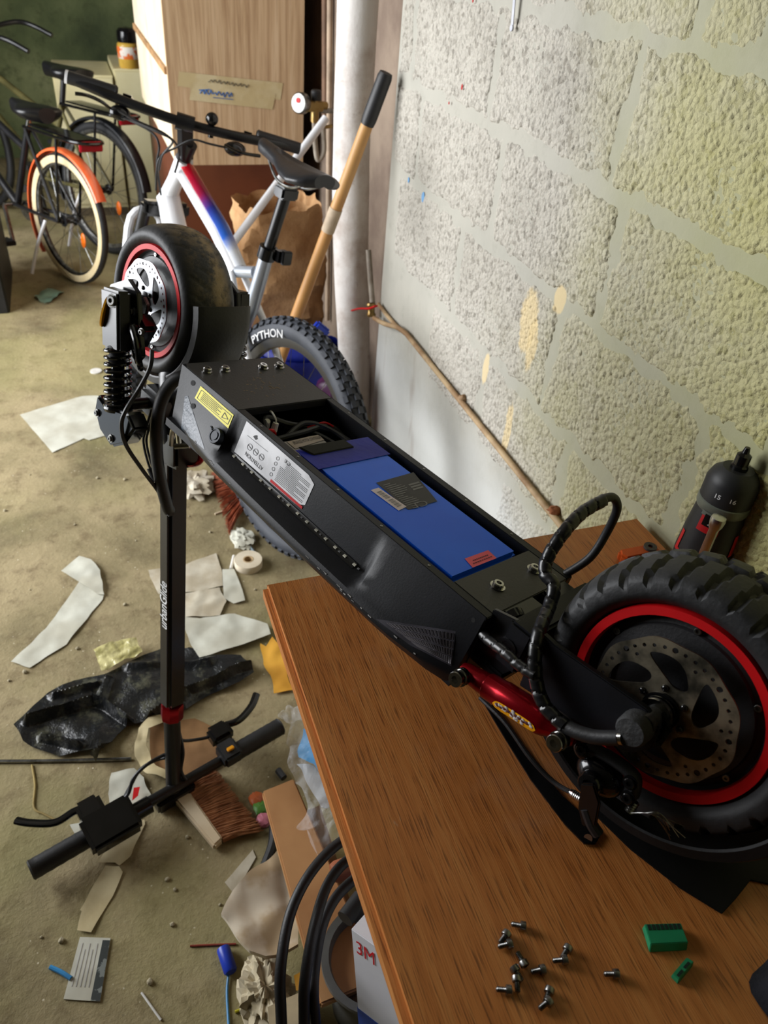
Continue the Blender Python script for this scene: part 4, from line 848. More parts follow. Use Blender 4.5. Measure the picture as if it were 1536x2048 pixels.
obj('valve_body', G().lathe([(0, 0), (.013, 0), (.015, .006), (.011, .012), (.011, .028), (.015, .034), (.013, .04), (0, .04)], onx(742, 606, .772) - gof, (0, -.25, -1), 16), brass, gas)
obj('valve_lever', G().tube(cat(gp([(752, 612, .755), (738, 617, .75), (720, 617, .75), (705, 621, .75)]), 5), .0065, 10, flat=.5), redr, gas)
obj('rust_lump', G().ball(onx(925, 797, .79) - gof, .010, 12, 8, .5, 3), rustp, gas); obj('rust_lump', G().ball(onx(1108, 1022, .79) - gof, .012, 12, 8, .5, 3), mat('rust_orange', (150, 92, 56), .9), gas)
# regulator with gauge
YR = 2.75
rgl = thing('gas_regulator', 'brass gas regulator with round white gauge and black knob by the wardrobe', 'regulator', loc=ony(632, 230, YR)); ro = ony(632, 230, YR); rp_ = lambda a, b, y=YR: ony(a, b, y) - ro
obj('gauge', G().lathe([(0, 0), (.030, 0), (.032, .004), (.032, .024), (.028, .028), (0, .028)], rp_(607, 207, YR - .005), (-.75, -.6, .15), 28), steel, rgl)
obj('gauge_face', G().lathe([(0, .0285), (.027, .0285), (.027, .0292), (0, .0292)], rp_(607, 207, YR - .005), (-.75, -.6, .15), 28), whit, rgl)
obj('gauge_needle', G().lathe([(0, .030), (.008, .030), (.008, .0308), (0, .0308)], rp_(607, 207, YR - .005) + A(0, 0, .008), (-.75, -.6, .15), 12), redr, rgl)
obj('body', G().box(rp_(628, 212), (.06, .03, .03)).cyl(rp_(612, 208), rp_(655, 212), .013, 14).cyl(rp_(631, 200), rp_(629, 245), .014, 14), brass, rgl, bevel=.003)
obj('knob', G().lathe([(0, 0), (.016, 0), (.017, .004), (.017, .026), (.014, .03), (0, .03)], rp_(632, 200), (0, 0, 1), 18), blkp, rgl)
obj('outlet_pipe', G().tube(cat([rp_(629, 243), rp_(630, 280), rp_(634, 315), rp_(640, 318), rp_(648, 300), rp_(646, 255)], 6), .009, 12), grp, rgl)
obj('wall_bracket', G().beam(rp_(640, 222), A(.91 - ro[0], YR + .02 - ro[1], rp_(640, 222)[2]), .02, .012), steel, rgl)
obj('side_tap', G().cyl(rp_(642, 256), rp_(664, 252), .006, 10), brass, rgl)
for k, (a, b) in enumerate((((650, -40), (650, 240)), ((660, -40), (655, 640)))):
    single('conduit', G().cyl(onx(a[0], a[1], .885), onx(b[0], b[1], .885), .010 if k else .012, 12), mat('conduit_%d' % k, ((126, 96, 74), (186, 164, 140))[k], .7), ('short dark conduit above the gas regulator on the recess wall', 'pale wall conduit running down behind the white drain pipe')[k], 'pipe')
# long wooden tool handle with black grip
ht, hb_ = ony(771, 150, 2.07), onz(497, 890, 0)
hd_ = hb_ - ht; tool = thing('wooden_tool_handle', 'long wooden tool handle with black grip leaning on the white drain pipe', 'handle', loc=hb_); hw = mat('handle_wood', (206, 158, 98), .5, c2=(186, 134, 76), scale=4)
obj('shaft', G().tube([ht - hb_, ht * .5 - hb_ * .5, A(0, 0, 0)], [.016, .018, .018], 16), hw, tool)
obj('grip', G().lathe([(0, -.006), (.0165, -.005), (.0195, .006), (.020, .11), (.018, .125), (.016, .126)], ht - hb_, hd_, 18), blkp, tool)
obj('price_label', G().lathe([(.0188, .36), (.0190, .361), (.0190, .43), (.0188, .431)], ht - hb_, hd_, 16), mat('label_worn', (206, 184, 156), .7), tool)
# second white tube behind the saddle
a, b = ony(652, 236, 2.62), ony(478, 470, 2.5); single('white_tube', G().cyl(a, a + (b - a) * 1.6, .013, 14), whitemetal, 'white metal tube leaning behind the black bicycle saddle', 'tube')

# ------------------------------------------------------------ wardrobe on a brown chest
def make_oak():
    t = NT('oak_laminate'); c = t.ramp(t.noise(2.2, 5, .62, t.mapped((22, 22, .9)), .8), [(.3, lin((166, 134, 100))), (.5, lin((196, 166, 130))), (.7, lin((214, 188, 154)))])
    c = t.mix(t.math('MULTIPLY', t.step(t.noise(1, 3, .6, t.mapped((160, 160, 5))), .52, .66), .4), c, lin((150, 118, 86))); t.col(c); t.set(Roughness=.5); return t.m
oakl = make_oak(); YC = 3.10; XL, XR = .335, .82; zo = .72
war = thing('wardrobe', 'pale oak wardrobe end with beige tape label beside the drain pipe', 'wardrobe', loc=((XL + XR) / 2, YC + .6, zo)); wo = A((XL + XR) / 2, YC + .6, zo)
obj('side_panel', G().box(A((XL + XR) / 2, YC + .01, (zo + 2.3) / 2) - wo, (XR - XL, .02, 2.3 - zo)), oakl, war, bevel=.001)
obj('carcass', G().box(A((XL + .03 + XR) / 2, YC + .62, (zo + 2.3) / 2) - wo, (XR - XL - .03, 1.2, 2.3 - zo)), oakl, war)
wlam = mat('door_light', (236, 222, 196), .5, c2=(222, 204, 172), scale=5)
for k, (y0, y1) in enumerate(((YC + .022, YC + .60), (YC + .606, YC + 1.2))):
    dr = obj('door', G().box(A(XL + .012, (y0 + y1) / 2, (zo + 2.3) / 2) - wo, (.022, y1 - y0, 2.28 - zo)), wlam, war, bevel=.002)
    obj('door_rail', G().beam(A(XL - .002, y0, onx(325, 130, XL)[2]) - wo, A(XL - .002, y1, onx(325, 130, XL)[2]) - wo, .012, .022, (1, 0, 0)), mat('rail_wood', (176, 136, 92), .6), dr)
tape = mat('masking_tape', (206, 192, 154), .6, c2=(194, 176, 132), scale=16, bump=.2, bscale=40)
for q in ([(358, 143), (566, 166), (561, 200), (355, 172)], [(382, 168), (552, 186), (545, 219), (379, 200)]):
    obj('tape', G().grid(lambda s, t: ony(*bil(q, s, t), YC - .0015 - .0008 * (q[0][0] > 370)) + A(0, -.001 * noise.noise(Vector((s * 9, t * 3, 1))), 0) - wo, 16, 3), tape, war)
ink = mat('ink_grey', (110, 104, 90), .8); inkb = mat('ink_blue', (52, 112, 186), .7)
# two lines of handwriting, drawn as strokes
def scrib(q, seed, n, w_, m, nm):
    r = random.Random(seed); pts = []
    for i in range(n):
        s = i / (n - 1); pts.append(ony(*bil(q, s, .5 + .45 * math.sin(i * 2.4 + r.random() * 1.2) * (.6 + .4 * r.random())), YC - .0034) - wo)
    obj(nm, G().tube(cat(pts, 4), w_, 5), m, war)
scrib([(416, 156), (497, 168), (496, 177), (416, 165)], 2, 26, .0011, ink, 'handwriting')
scrib([(400, 176), (466, 183), (464, 198), (400, 190)], 5, 22, .0016, inkb, 'handwriting')
obj('handwriting', G().tube([ony(*p, YC - .0034) - wo for p in ((398, 180), (420, 179))], .0014, 5).tube([ony(*p, YC - .0034) - wo for p in ((426, 195), (466, 199))], .0012, 5), inkb, war)
brn = mat('brown_board', (104, 54, 30), .5, c2=(86, 42, 22), scale=4)
ch_ = thing('brown_chest', 'low dark brown chest supporting the oak wardrobe', 'chest', loc=wo * A(1, 1, 0)); 
obj('side_panel', G().box(A(0, YC + .012 - wo[1], zo / 2), (XR - XL, .024, zo)), brn, ch_, bevel=.001)
obj('carcass', G().box(A(.01, .012, zo / 2), (XR - XL - .03, 1.17, zo)), brn, ch_)
# ------------------------------------------------------------ white cabinets at the back with a jar on top
wc = mat('cabinet_cream', (226, 218, 176), .5, c2=(214, 204, 158), scale=3)
for i, (pa, pb, pt, lab) in enumerate((((150, 431), (262, 434), 152, 'cream white low cabinet behind the orange-fendered bicycle'), ((263, 434), (322, 434), 140, 'narrow cream cabinet with jar on top beside the wardrobe'))):
    a, b = onz(*pa), onz(*pb); yy = 4.86 + i * .01; za = ony((pa[0] + pb[0]) / 2 - 40, pt, yy)[2]
    r_ = thing('cream_cabinet', lab, 'cabinet', loc=((a[0] + b[0]) / 2, yy + .25, 0)); wd = b[0] - a[0]
    obj('carcass', G().box((0, .01, za / 2), (wd - .004, .46, za)), wc, r_, bevel=.003)
    obj('door', G().box((0, -.232, za / 2 + .03), (wd - .012, .018, za - .08)), wc, r_, bevel=.003)
    obj('plinth', G().box((0, -.21, .022), (wd - .02, .03, .044)), mat('plinth_dark', (96, 84, 62), .7), r_)
    if i: ztop = za; xj = (a[0] + b[0]) / 2
pj = ony(262, 132, 4.86); jr = thing('screw_jar', 'small jar of orange wall plugs with black lid on the narrow cream cabinet', 'jar', loc=(pj[0], 4.95, ztop))
obj('glass', G().lathe([(0, 0), (.05, 0), (.055, .01), (.055, .11), (.045, .12), (0, .12)], (0, 0, 0), (0, 0, 1), 24), mat('jar_yellow', (206, 168, 74), .2, c2=(190, 150, 60)), jr)
obj('label', G().lathe([(.0556, .045), (.0562, .046), (.0562, .10), (.0556, .101)], (0, 0, 0), (0, 0, 1), 24), mat('jar_label', (226, 218, 206), .6, c2=(222, 110, 40), scale=30, lo=.48, hi=.52), jr)
obj('lid', G().lathe([(0, .12), (.05, .12), (.052, .13), (.05, .17), (.036, .185), (0, .19)], (0, 0, 0), (0, 0, 1), 20), blkg, jr)
# ------------------------------------------------------------ mountain bike (local x = right, y = forward, z = up; origin at the rear axle)
mu, mv, mm_ = bikeframe(19.4, -10.6, 0); MO = A(.434, 1.765, .335); MM = frame_mtx(MO, mv, mu, mm_); MI = MM.inverted()
mtb = thing('mountain_bike', 'white mountain bike fading red to blue leaning beside the block wall', 'bicycle', mtx=MM)
def ML(p): return A(*(MI @ Vector(p)))
def MP(px, py, x=0.): return ML(onpl(px, py, MO + mv * x, mv))
mp = lambda n, g, m, parent=mtb, **k: obj(n, g, m, parent, **k)
def knob_tire(R, sec):
    g = G().lathe([(R - sec + sec * .93 * math.cos(a), sec * .95 * math.sin(a)) for a in np.linspace(-2.5, 2.5, 16)], (0, 0, 0), (1, 0, 0), 72)
    n = 62
    for k in range(n):
        for j, ph in enumerate((-.95, -.45, 0., .45, .95)):
            a = 2 * math.pi * (k + .5 * (j % 2)) / n; d = A(0, math.cos(a), math.sin(a)); t = A(0, -math.sin(a), math.cos(a)); c = d * (R - sec + sec * math.cos(ph)) + A(sec * math.sin(ph), 0, 0); nn = d * math.cos(ph) + A(math.sin(ph), 0, 0)
            g.box(c, (.006, .017, .011), nn, t)
    return g
def bike_wheel(parent, P, name, c, R, sec, tire_g, tire_m, rim_m, nsp=28, disc=False, rimw=.024):
    wh = P(name, tire_g, tire_m, parent); wh.location = c; rr = R - sec * 1.75
    obj('rim', G().lathe([(rr + .006, -.013), (rr, -.014), (rr - rimw, -.009), (rr - rimw - .003, 0), (rr - rimw, .009), (rr, .014), (rr + .006, .013)], (0, 0, 0), (1, 0, 0), 64), rim_m, wh)
    obj('hub', G().lathe([(0, -.045), (.012, -.045), (.012, -.032), (.026, -.03), (.026, -.026), (.015, -.022), (.015, .022), (.026, .026), (.026, .03), (.012, .032), (.012, .05), (0, .05)], (0, 0, 0), (1, 0, 0), 20), blk2, wh)
    for k in range(nsp):
        a = 2 * math.pi * k / nsp; s = 1 if k % 2 else -1; b = a + (.9 if (k // 2) % 2 else -.9)
        obj('spoke', G().tube([(s * .027, .024 * math.cos(b), .024 * math.sin(b)), (0, (rr - rimw) * math.cos(a), (rr - rimw) * math.sin(a))], .0011, 4), steel, wh)
    if disc:
        r_ = obj('brake_rotor', rotor_mesh(.08), rotl, wh); r_.matrix_local = Matrix.Translation((-.04, 0, 0)) @ Matrix.Rotation(math.pi / 2, 4, 'Y')
    return wh
R_ = .335; bwall = mat('tire_bluegrey', (42, 46, 54), .65, c2=(54, 58, 66), scale=14, bump=.15, bscale=200)
kt = mesh_of(knob_tire(R_, .030), 'tire')
rwh = bike_wheel(mtb, lambda n, g, m, p: obj(n, g, m, p), 'rear_wheel', (0, 0, 0), R_, .030, kt, bwall, blk2)
fwh = bike_wheel(mtb, lambda n, g, m, p: obj(n, g, m, p), 'front_wheel', (0, .93, -.02), R_ * .94, .030, mesh_of(knob_tire(R_ * .94, .030), 'tire'), bwall, blk2)
def arc_text(wh, txt, r, h, a0, span, x):
    t = text_geo(txt, bold=.015); g = G(); g.f = t.f
    for p in t.v:
        a = a0 + span * (p[0] - .5); q = r + h * p[1]; g.v.append((x, q * math.cos(a), q * math.sin(a)))
    return obj('tire_lettering', g, prnw, wh)
arc_text(rwh, 'PYTHON', R_ - .052, .022, math.radians(62), math.radians(30), -.0292)
# frame
tw = NT('frame_fade'); x, y, z = tw.sep(); c = tw.ramp(tw.math('ADD', y, tw.math('MULTIPLY', tw.noise(14, 3), .06)), [(.42, lin((214, 218, 224))), (.47, lin((40, 96, 190))), (.56, lin((44, 50, 140))), (.63, lin((150, 20, 60))), (.72, lin((196, 14, 34)))]); tw.col(c); tw.set(Roughness=.25, Coat_Weight=.4)
H0, H1 = MP(369, 318), MP(334, 400); BB = A(0, .40, -.035); ST0 = MP(535, 505); TJ = MP(474, 545); SJ = MP(512, 545)
mp('head_tube', G().tube([H0, H0 * .5 + H1 * .5, H1], [.027, .024, .029], 20), whitemetal)
fwh.rotation_euler = (0, 0, math.radians(-28))
tt = [H0 * .8 + H1 * .2, H0 * .35 + TJ * .65 + A(0, .0, .0), TJ]
mp('top_tube', G().tube(tt, [.027, .026, .023], 18, flat=.8), whitemetal)
mp('top_tube_paint', G().tube([p + A(.008, 0, .006) for p in tt], [.0265, .0260, .0225], 18), tw.m)
mp('seat_bridge', G().tube([TJ + A(0, .01, 0), SJ], .017, 14), silv)
mp('down_tube', G().tube([H1 + A(0, -.005, .012), H1 * .5 + BB * .5 + A(0, .01, 0), BB], [.036, .040, .036], 18), whitemetal)
mp('seat_tube', G().tube([ST0, MP(505, 610), BB], [.0195, .021, .022], 16), silv)
for s in (-1, 1):
    mp('seat_stay', G().tube(cat([TJ + A(s * .018, -.0, 0), TJ * .6 + A(s * .045, .0, .0) , A(s * .06, .03, .03), A(s * .062, 0, 0)], 5), .0105, 12), whitemetal)
    mp('chain_stay', G().tube(cat([BB + A(s * .03, 0, 0), A(s * .055, .2, -.02), A(s * .062, 0, 0)], 5), .011, 12), silv)
    mp('fork_leg', G().tube([H1 + A(s * .062, .01, -.02), A(s * .062, .955, 0)], .018, 14), blk2)
mp('fork_crown', G().box(H1 + A(0, .008, -.028), (.15, .05, .045)), blkg, bevel=.01); mp('fork_arch', G().tube(cat([A(-.062, .93, .12), A(-.05, .94, .36 * .94), A(.05, .94, .36 * .94), A(.062, .93, .12)], 5), .014, 10), whitemetal)
mp('crank', G().lathe([(.06, -.004), (.09, -.004), (.09, .004), (.06, .004)], BB + A(.05, 0, 0), (1, 0, 0), 36, closed=True).beam(BB + A(.07, 0, 0), BB + A(.075, .1, -.13), .012, .025).beam(BB + A(-.05, 0, 0), BB + A(-.075, -.1, .13), .012, .025), blk2)
mp('post_clamp', G().lathe([(.018, -.018), (.025, -.016), (.025, .016), (.018, .018)], ST0, MP(570, 385) - ST0, 18).box(ST0 + A(.024, -.03, .0), (.03, .02, .03)), blkg)
mp('reflector_mount', G().box(ST0 + A(.03, -.045, .0), (.03, .016, .036)), blkg, bevel=.003)
PT = MP(572, 388)
mp('seat_post', G().cyl(ST0, PT, .0155, 18), blk2)
# saddle
NO, BK = MP(524, 292), MP(645, 364); BK = BK + A(0, -.01, 0); dn_ = unit(NO - BK); sl = np.linalg.norm(NO - BK); upv = unit(np.cross(A(1, 0, 0), dn_))
def saddle(a, b):
    s = a; wd = float(np.interp(s, [0, .06, .2, .4, .6, .8, .95, 1], [.030, .062, .074, .060, .036, .026, .022, .012])); th = 2 * math.pi * b
    x = wd * math.cos(th); z = (.012 * math.sin(th) if math.sin(th) > 0 else .030 * math.sin(th) * (.5 + .5 * abs(math.cos(th)))) - .010 * (x / .07) ** 2 * 1.5
    z += .010 * (abs(s - .45) ** 1.5) * 2 - (.006 if abs(x) < .012 and math.sin(th) > .3 and .1 < s < .7 else 0)
    return BK + dn_ * (sl * s) + A(x, 0, 0) + upv * z
sg = G().grid(saddle, 26, 28, cv=True); sg.add([saddle(0, j / 28) for j in range(28)], [tuple(range(28))]).add([saddle(1, j / 28) for j in range(28)], [tuple(range(28))])
mp('saddle', sg, mat('saddle_vinyl', (32, 33, 36), .38, c2=(42, 43, 47), scale=10, bump=.1, bscale=120), smooth=70)
for s in (-1, 1): mp('saddle_rail', G().tube(cat([BK + dn_ * .04 - upv * .018 + A(s * .025, 0, 0), BK + dn_ * .10 - upv * .045 + A(s * .022, 0, 0), BK + dn_ * .17 - upv * .045 + A(s * .020, 0, 0), NO - dn_ * .03 - upv * .012], 5), .0035, 8), steel)
mp('saddle_clamp', G().box(PT + upv * .004, (.05, .045, .03), (1, 0, 0), dn_), blkg, bevel=.005)
# cockpit
BL, BR = ML((.005, 2.50, 1.098)), ML((.623, 2.40, .940)); bc = MP(372, 262); bd = unit(BR - BL)
f_ = lambda px, py, t: ML(ony(px, py, t)); bc = f_(370, 246, 2.43)
mp('stem', G().beam(H0 + (H0 - H1) * .05, bc, .034, .034).cyl(H0 - (H0 - H1) * .05, H0 + (H0 - H1) * .34, .019, 18).cyl(bc - bd * .025, bc + bd * .025, .023, 18), blk2)
hb2 = mp('handlebar', G().tube(cat([BL, f_(250, 203, 2.46), f_(370, 246, 2.43), f_(470, 272, 2.41), BR], 6), .0135, 16), blk2)
for p, d_ in ((BL, bd), (BR, -bd)):
    obj('grip', G().lathe([(0, -.002), (.0165, -.001), (.0168, .01), (.0162, .12), (.0175, .125), (.013, .13)], p, d_, 18), blkp, hb2)
    obj('lever_clamp', G().box(p + d_ * .155 - A(0, 0, .012), (.035, .035, .030), d_), blkg, hb2, bevel=.006)
obj('grip_end', G().lathe([(0, -.006), (.0172, -.005), (.0172, .002), (.012, .003)], BL, bd, 18), whitemetal, hb2)
f_ = lambda px, py, t: ML(ony(px, py, t))
obj('brake_lever', G().tube(cat([f_(150, 187, 2.44), f_(175, 191, 2.44), f_(202, 203, 2.45), f_(222, 218, 2.46)], 6), .008, 10, flat=.6), blkg, hb2)
obj('brake_lever', G().tube(cat([f_(520, 312, 2.34), f_(480, 305, 2.34), f_(450, 290, 2.36)], 6), .008, 10, flat=.6), blkg, hb2)
obj('shifter', G().ball(f_(240, 226, 2.46), (.030, .022, .020), 14, 10), blkg, hb2, smooth=60); obj('shifter', G().ball(f_(470, 298, 2.38), (.034, .022, .020), 14, 10), blkg, hb2, smooth=60)
obj('bell', G().ball(f_(424, 238, 2.42), (.018, .018, .018), 14, 10).cyl(f_(423, 250, 2.43), f_(421, 275, 2.43), .008, 10), blkg, hb2, smooth=60)
for pts in (((225, 215, 2.45), (270, 240, 2.42), (330, 268, 2.40), (358, 300, 2.42), (350, 345, 2.45)), ((240, 232, 2.45), (300, 262, 2.4), (318, 290, 2.38), (314, 330, 2.42), (322, 390, 2.5)), ((465, 298, 2.37), (420, 288, 2.35), (385, 280, 2.36), (350, 296, 2.38), (318, 318, 2.4), (312, 380, 2.45)), ((250, 236, 2.45), (310, 262, 2.36), (345, 282, 2.34), (325, 310, 2.36), (318, 340, 2.4))):
    obj('cable', G().tube(cat([f_(*p) for p in pts], 7), .0032, 6), blkp, hb2)

# ------------------------------------------------------------ parked city bikes
def city_bike(name, lab, O, head, lean, R, tire_m, wall_m, fend_m, frame_m, post_m, a0, a1, saddle_z, rack=True, front=True):
    u_, v_, m__ = bikeframe(head, lean, 0); root = thing(name, lab, 'bicycle', mtx=frame_mtx(A(*O), v_, u_, m__), group=None)
    P = lambda n, g, m, parent=root, **k: obj(n, g, m, parent, **k)
    tg = lambda: G().lathe([(R - .020 + .020 * math.cos(a), .019 * math.sin(a)) for a in np.linspace(-2.5, 2.5, 14)], (0, 0, 0), (1, 0, 0), 64)
    for nm, c in (('rear_wheel', (0, 0, 0)), ('front_wheel', (0, 1.05, 0)))[:2 if front else 1]:
        wh = bike_wheel(root, lambda n, g, m, p: obj(n, g, m, p), nm, c, R, .020, tg(), tire_m, steel, 24, rimw=.014)
        if wall_m:
            for s in (-1, 1): obj('whitewall', G().lathe([(R - .010, s * .0182), (R - .016, s * .0196), (R - .034, s * .0192), (R - .040, s * .0165)], (0, 0, 0), (1, 0, 0), 64), wall_m, wh)
        obj('spoke_reflector', G().ball((-.012, -.12 * 1, -.06), (.006, .018, .034), 12, 8), mat('reflector_orange', (232, 110, 20), .3), wh, smooth=60)
    ang = lambda d: math.radians(d)
    P('rear_fender', fender((0, 0, 0), R + .022, -.026, .026, ang(a0), ang(a1), 44, .0015, .012), fend_m)
    bb = A(0, .44, -.03); s1 = A(0, .27, .34); hd_0, hd_1 = A(0, .86, .42), A(0, .92, .26)
    P('seat_tube', G().cyl(bb, s1, .016, 14), frame_m); P('down_tube', G().tube([hd_1, bb], .020, 14), frame_m); P('top_tube', G().tube([hd_0, s1 + (bb - s1) * .25], .016, 14), frame_m); P('head_tube', G().cyl(hd_0, hd_1, .02, 14), frame_m)
    for s in (-1, 1):
        P('chain_stay', G().tube([bb + A(s * .025, 0, 0), A(s * .055, 0, 0)], .009, 10), frame_m); P('seat_stay', G().tube([s1 + A(s * .015, 0, 0), A(s * .055, 0, 0)], .008, 10), frame_m)
        if front: P('fork_leg', G().tube(cat([hd_1 + A(s * .03, 0, 0), A(s * .05, .98, .12), A(s * .05, 1.05, 0)], 5), .011, 10), frame_m)
    P('seat_post', G().cyl(s1, A(0, .235, saddle_z - .02), .0135, 14), post_m)
    def sad(a, b):
        wd = float(np.interp(a, [0, .1, .3, .6, 1], [.04, .10, .11, .05, .02])); th = 2 * math.pi * b; return A(wd * math.cos(th), .10 + .27 * a, saddle_z + (.02 if math.sin(th) > 0 else .045) * math.sin(th))
    g = G().grid(sad, 14, 18, cv=True); g.add([sad(0, j / 18) for j in range(18)], [tuple(range(18))]).add([sad(1, j / 18) for j in range(18)], [tuple(range(18))]); P('saddle', g, blk2, smooth=70)
    P('crank', G().cyl(bb + A(-.07, 0, 0), bb + A(.07, 0, 0), .012, 12).lathe([(.05, -.003), (.085, -.003), (.085, .003), (.05, .003)], bb + A(.05, 0, 0), (1, 0, 0), 32, closed=True).beam(bb + A(-.07, 0, 0), bb + A(-.08, -.06, -.155), .012, .022), steel)
    P('pedal', G().box(bb + A(-.13, -.06, -.155), (.09, .08, .022)), blkp, bevel=.003); P('pedal', G().box(bb + A(.13, .06, .155), (.09, .08, .022)), blkp, bevel=.003)
    P('kickstand', G().tube(cat([A(-.06, .10, -.02), A(-.10, .12, -.13), A(-.14, .13, -O[2] + .02)], 4), .008, 8), whitemetal)
    hbp = P('handlebar', G().tube(cat([A(-.28, .68, .60), A(-.2, .82, .64), A(0, .86, .60), A(.2, .82, .64), A(.28, .68, .60)], 6), .012, 12).cyl(hd_0, A(0, .855, .6), .013, 12), blk2)
    if rack:
        rk = P('rear_rack', G().tube(cat([A(-.06, .2, .36), A(-.065, -.2, .37), A(.065, -.2, .37), A(.06, .2, .36)], 6), .007, 8).tube([A(-.055, 0, 0), A(-.06, -.05, .36)], .006, 8).tube([A(.055, 0, 0), A(.06, -.05, .36)], .006, 8).box((0, 0, .372), (.09, .36, .008)), blkg)
        obj('tail_reflector', G().box((0, -.215, .355), (.11, .016, .04)), mat('reflector_red', (176, 16, 34), .25), rk, bevel=.004)
    return root
orf = mat('fender_orange', (232, 108, 60), .28, c2=(224, 96, 48), scale=4, coat=.3); ww = mat('whitewall', (214, 196, 156), .7, c2=(200, 180, 138)); blf = mat('fender_black', (26, 28, 32), .35)
city_bike('city_bike', 'black city bike with orange rear fender and cream whitewall tyre', (-.08, 3.90, .285), 31.3, -5.2, .285, rub, ww, orf, blk2, chrome, -42 + 0, 152, .43)
city_bike('city_bike', 'dark olive city bike with black fender behind the orange-fendered bicycle', (.10, 4.28, .31), 36, -5, .31, rub, None, blf, mat('frame_olive', (104, 98, 60), .35, c2=(84, 80, 48)), blk2, -20, 170, .50, True)
# ------------------------------------------------------------ litter on the floor
def litter(name, px, m, label, cat_='paper', z=.001, amp=.006, cuts=4, fr=14., thick=.0006, seed=0, lift=None, group=None):
    P = [onz(a, b, z) for a, b in px]; return single(name, sheet(P, cuts, amp, fr, thick, seed, lift), m, label, cat_, group, smooth=50)
litter('paper_sheet', [(40, 830), (130, 803), (165, 793), (196, 792), (222, 812), (222, 868), (178, 881), (168, 877), (105, 906)], paper, 'white paper sheet lying flat beside the front spring', seed=1, amp=.004)
litter('paper_strip', [(160, 1164), (208, 1190), (205, 1200), (133, 1290), (60, 1337), (22, 1325), (92, 1258), (128, 1208)], paper, 'long white paper strip folded over at one end', seed=2, amp=.006)
litter('paper_strip', [(123, 1143), (158, 1114), (182, 1121), (200, 1142), (208, 1190), (195, 1188), (162, 1166)], paper, 'folded-over end of the long white paper strip', z=.008, seed=3, amp=.008)
litter('paper_sheet', [(296, 1141), (362, 1134), (432, 1108), (443, 1140), (446, 1172), (400, 1183), (362, 1186), (318, 1190), (308, 1172)], paperg, 'dusty white paper sheet beside the scooter stem', seed=4)
litter('paper_sheet', [(444, 1140), (468, 1139), (486, 1180), (490, 1202), (468, 1208), (448, 1196)], paper, 'small white paper scrap beside the masking tape roll', seed=5, z=.004)
litter('paper_sheet', [(362, 1190), (440, 1176), (452, 1205), (440, 1234), (364, 1236)], paperg, 'tan dusty paper between two white sheets', seed=6, amp=.01)
litter('paper_sheet', [(362, 1232), (400, 1240), (470, 1228), (535, 1250), (542, 1270), (510, 1282), (455, 1300), (400, 1318), (378, 1282)], paper, 'white paper sheet overlapping the black plastic bag', seed=7, z=.012, amp=.008)
# masking tape roll
c = onz(497, 1131, 0); tr = thing('tape_roll', 'roll of cream masking tape lying flat on the floor', 'tape', loc=c)
obj('tape', G().lathe([(.0145, 0), (.039, 0), (.040, .002), (.040, .022), (.039, .024), (.0145, .024)], (0, 0, 0), (0, 0, 1), 40, closed=True), mat('tape_cream', (226, 214, 190), .8, c2=(210, 196, 170)), tr)
obj('core', G().lathe([(.0115, 0), (.0150, 0), (.0150, .0245), (.0115, .0245)], (0, 0, 0), (0, 0, 1), 30, closed=True), mat('card_core', (196, 168, 126), .9), tr)
# white rag, crumpled bits
def lump(name, c, r, m, label, cat_, amp=.5, fr=3., n=28, seedz=0.):
    c = np.asarray(c, float); r = np.asarray(r, float)
    def fn(a, b):
        t = 2 * math.pi * a; p = math.pi * b; d = A(math.cos(t) * math.sin(p), math.sin(t) * math.sin(p), -math.cos(p)); v = Vector(d * fr + c * 9 + A(0, 0, seedz))
        k = 1 + amp * (noise.noise(v) + .6 * abs(noise.noise(v * 2.1)) + .35 * noise.noise(v * 4.3)); q = c + A(0, 0, r[2] * .8) + d * r * k; q[2] = max(q[2], .001); return q
    return single(name, G().grid(fn, n, n // 2, cu=True), m, label, cat_, smooth=25)
lump('white_rag', onz(390, 975), (.055, .062, .018), mat('rag', (206, 198, 180), .95, c2=(170, 158, 134), scale=18, bump=.3, bscale=60), 'crumpled white rag on the floor behind the stem', 'rag')
lump('crumpled_tissue', onz(486, 1082), (.03, .045, .012), paper, 'small crumpled white tissue near the bicycle wheel', 'tissue')
# two brushes
def brush(name, label, W, Bx, h, wood, bris, tufts, tilt=.0):
    """W: wood block quad px, Bx: bristle tip line px pair, h height"""
    P = [onz(*p, h) for p in W]; c = A(*(sum(P) / 4)[:2], 0); root = thing(name, label, 'brush', loc=c)
    g = G().add([p - c for p in P] + [p - c - A(0, 0, h - .004) for p in P], [(0, 1, 2, 3), (4, 5, 6, 7), (0, 1, 5, 4), (1, 2, 6, 5), (2, 3, 7, 6), (3, 0, 4, 7)]); obj('block', g, wood, root, bevel=.004)
    e0, e1 = P[0], P[1]; t0, t1 = (onz(*p, .004) for p in Bx); rr = random.Random(4)
    for k in range(tufts):
        f = (k + .5) / tufts; a = e0 * (1 - f) + e1 * f; b = t0 * (1 - f) + t1 * f; g = G(); wv = np.linalg.norm(e1 - e0) / tufts * .5; al = unit(e1 - e0)
        for i in range(34):
            o1 = al * rr.uniform(-1, 1) * wv; dz_ = A(0, 0, rr.uniform(-h * .7, -.003)); o2 = al * rr.uniform(-1.4, 1.4) * wv * 1.25 + A(0, 0, rr.uniform(0, h * .55)); pa = a - c + o1 + dz_; pb = b - c + o2 + (b - a) * rr.uniform(-.10, .06); pm = pa * .45 + pb * .55 + A(0, 0, .004)
            pb[2] = max(pb[2], .002); g.tube([pa, pm, pb], [.0016, .0016, .0008], 4)
        obj('bristle_tuft', g, bris, root, kind='stuff')
    return root
wp = mat('brush_wood', (222, 206, 178), .6, c2=(206, 186, 154), scale=8)
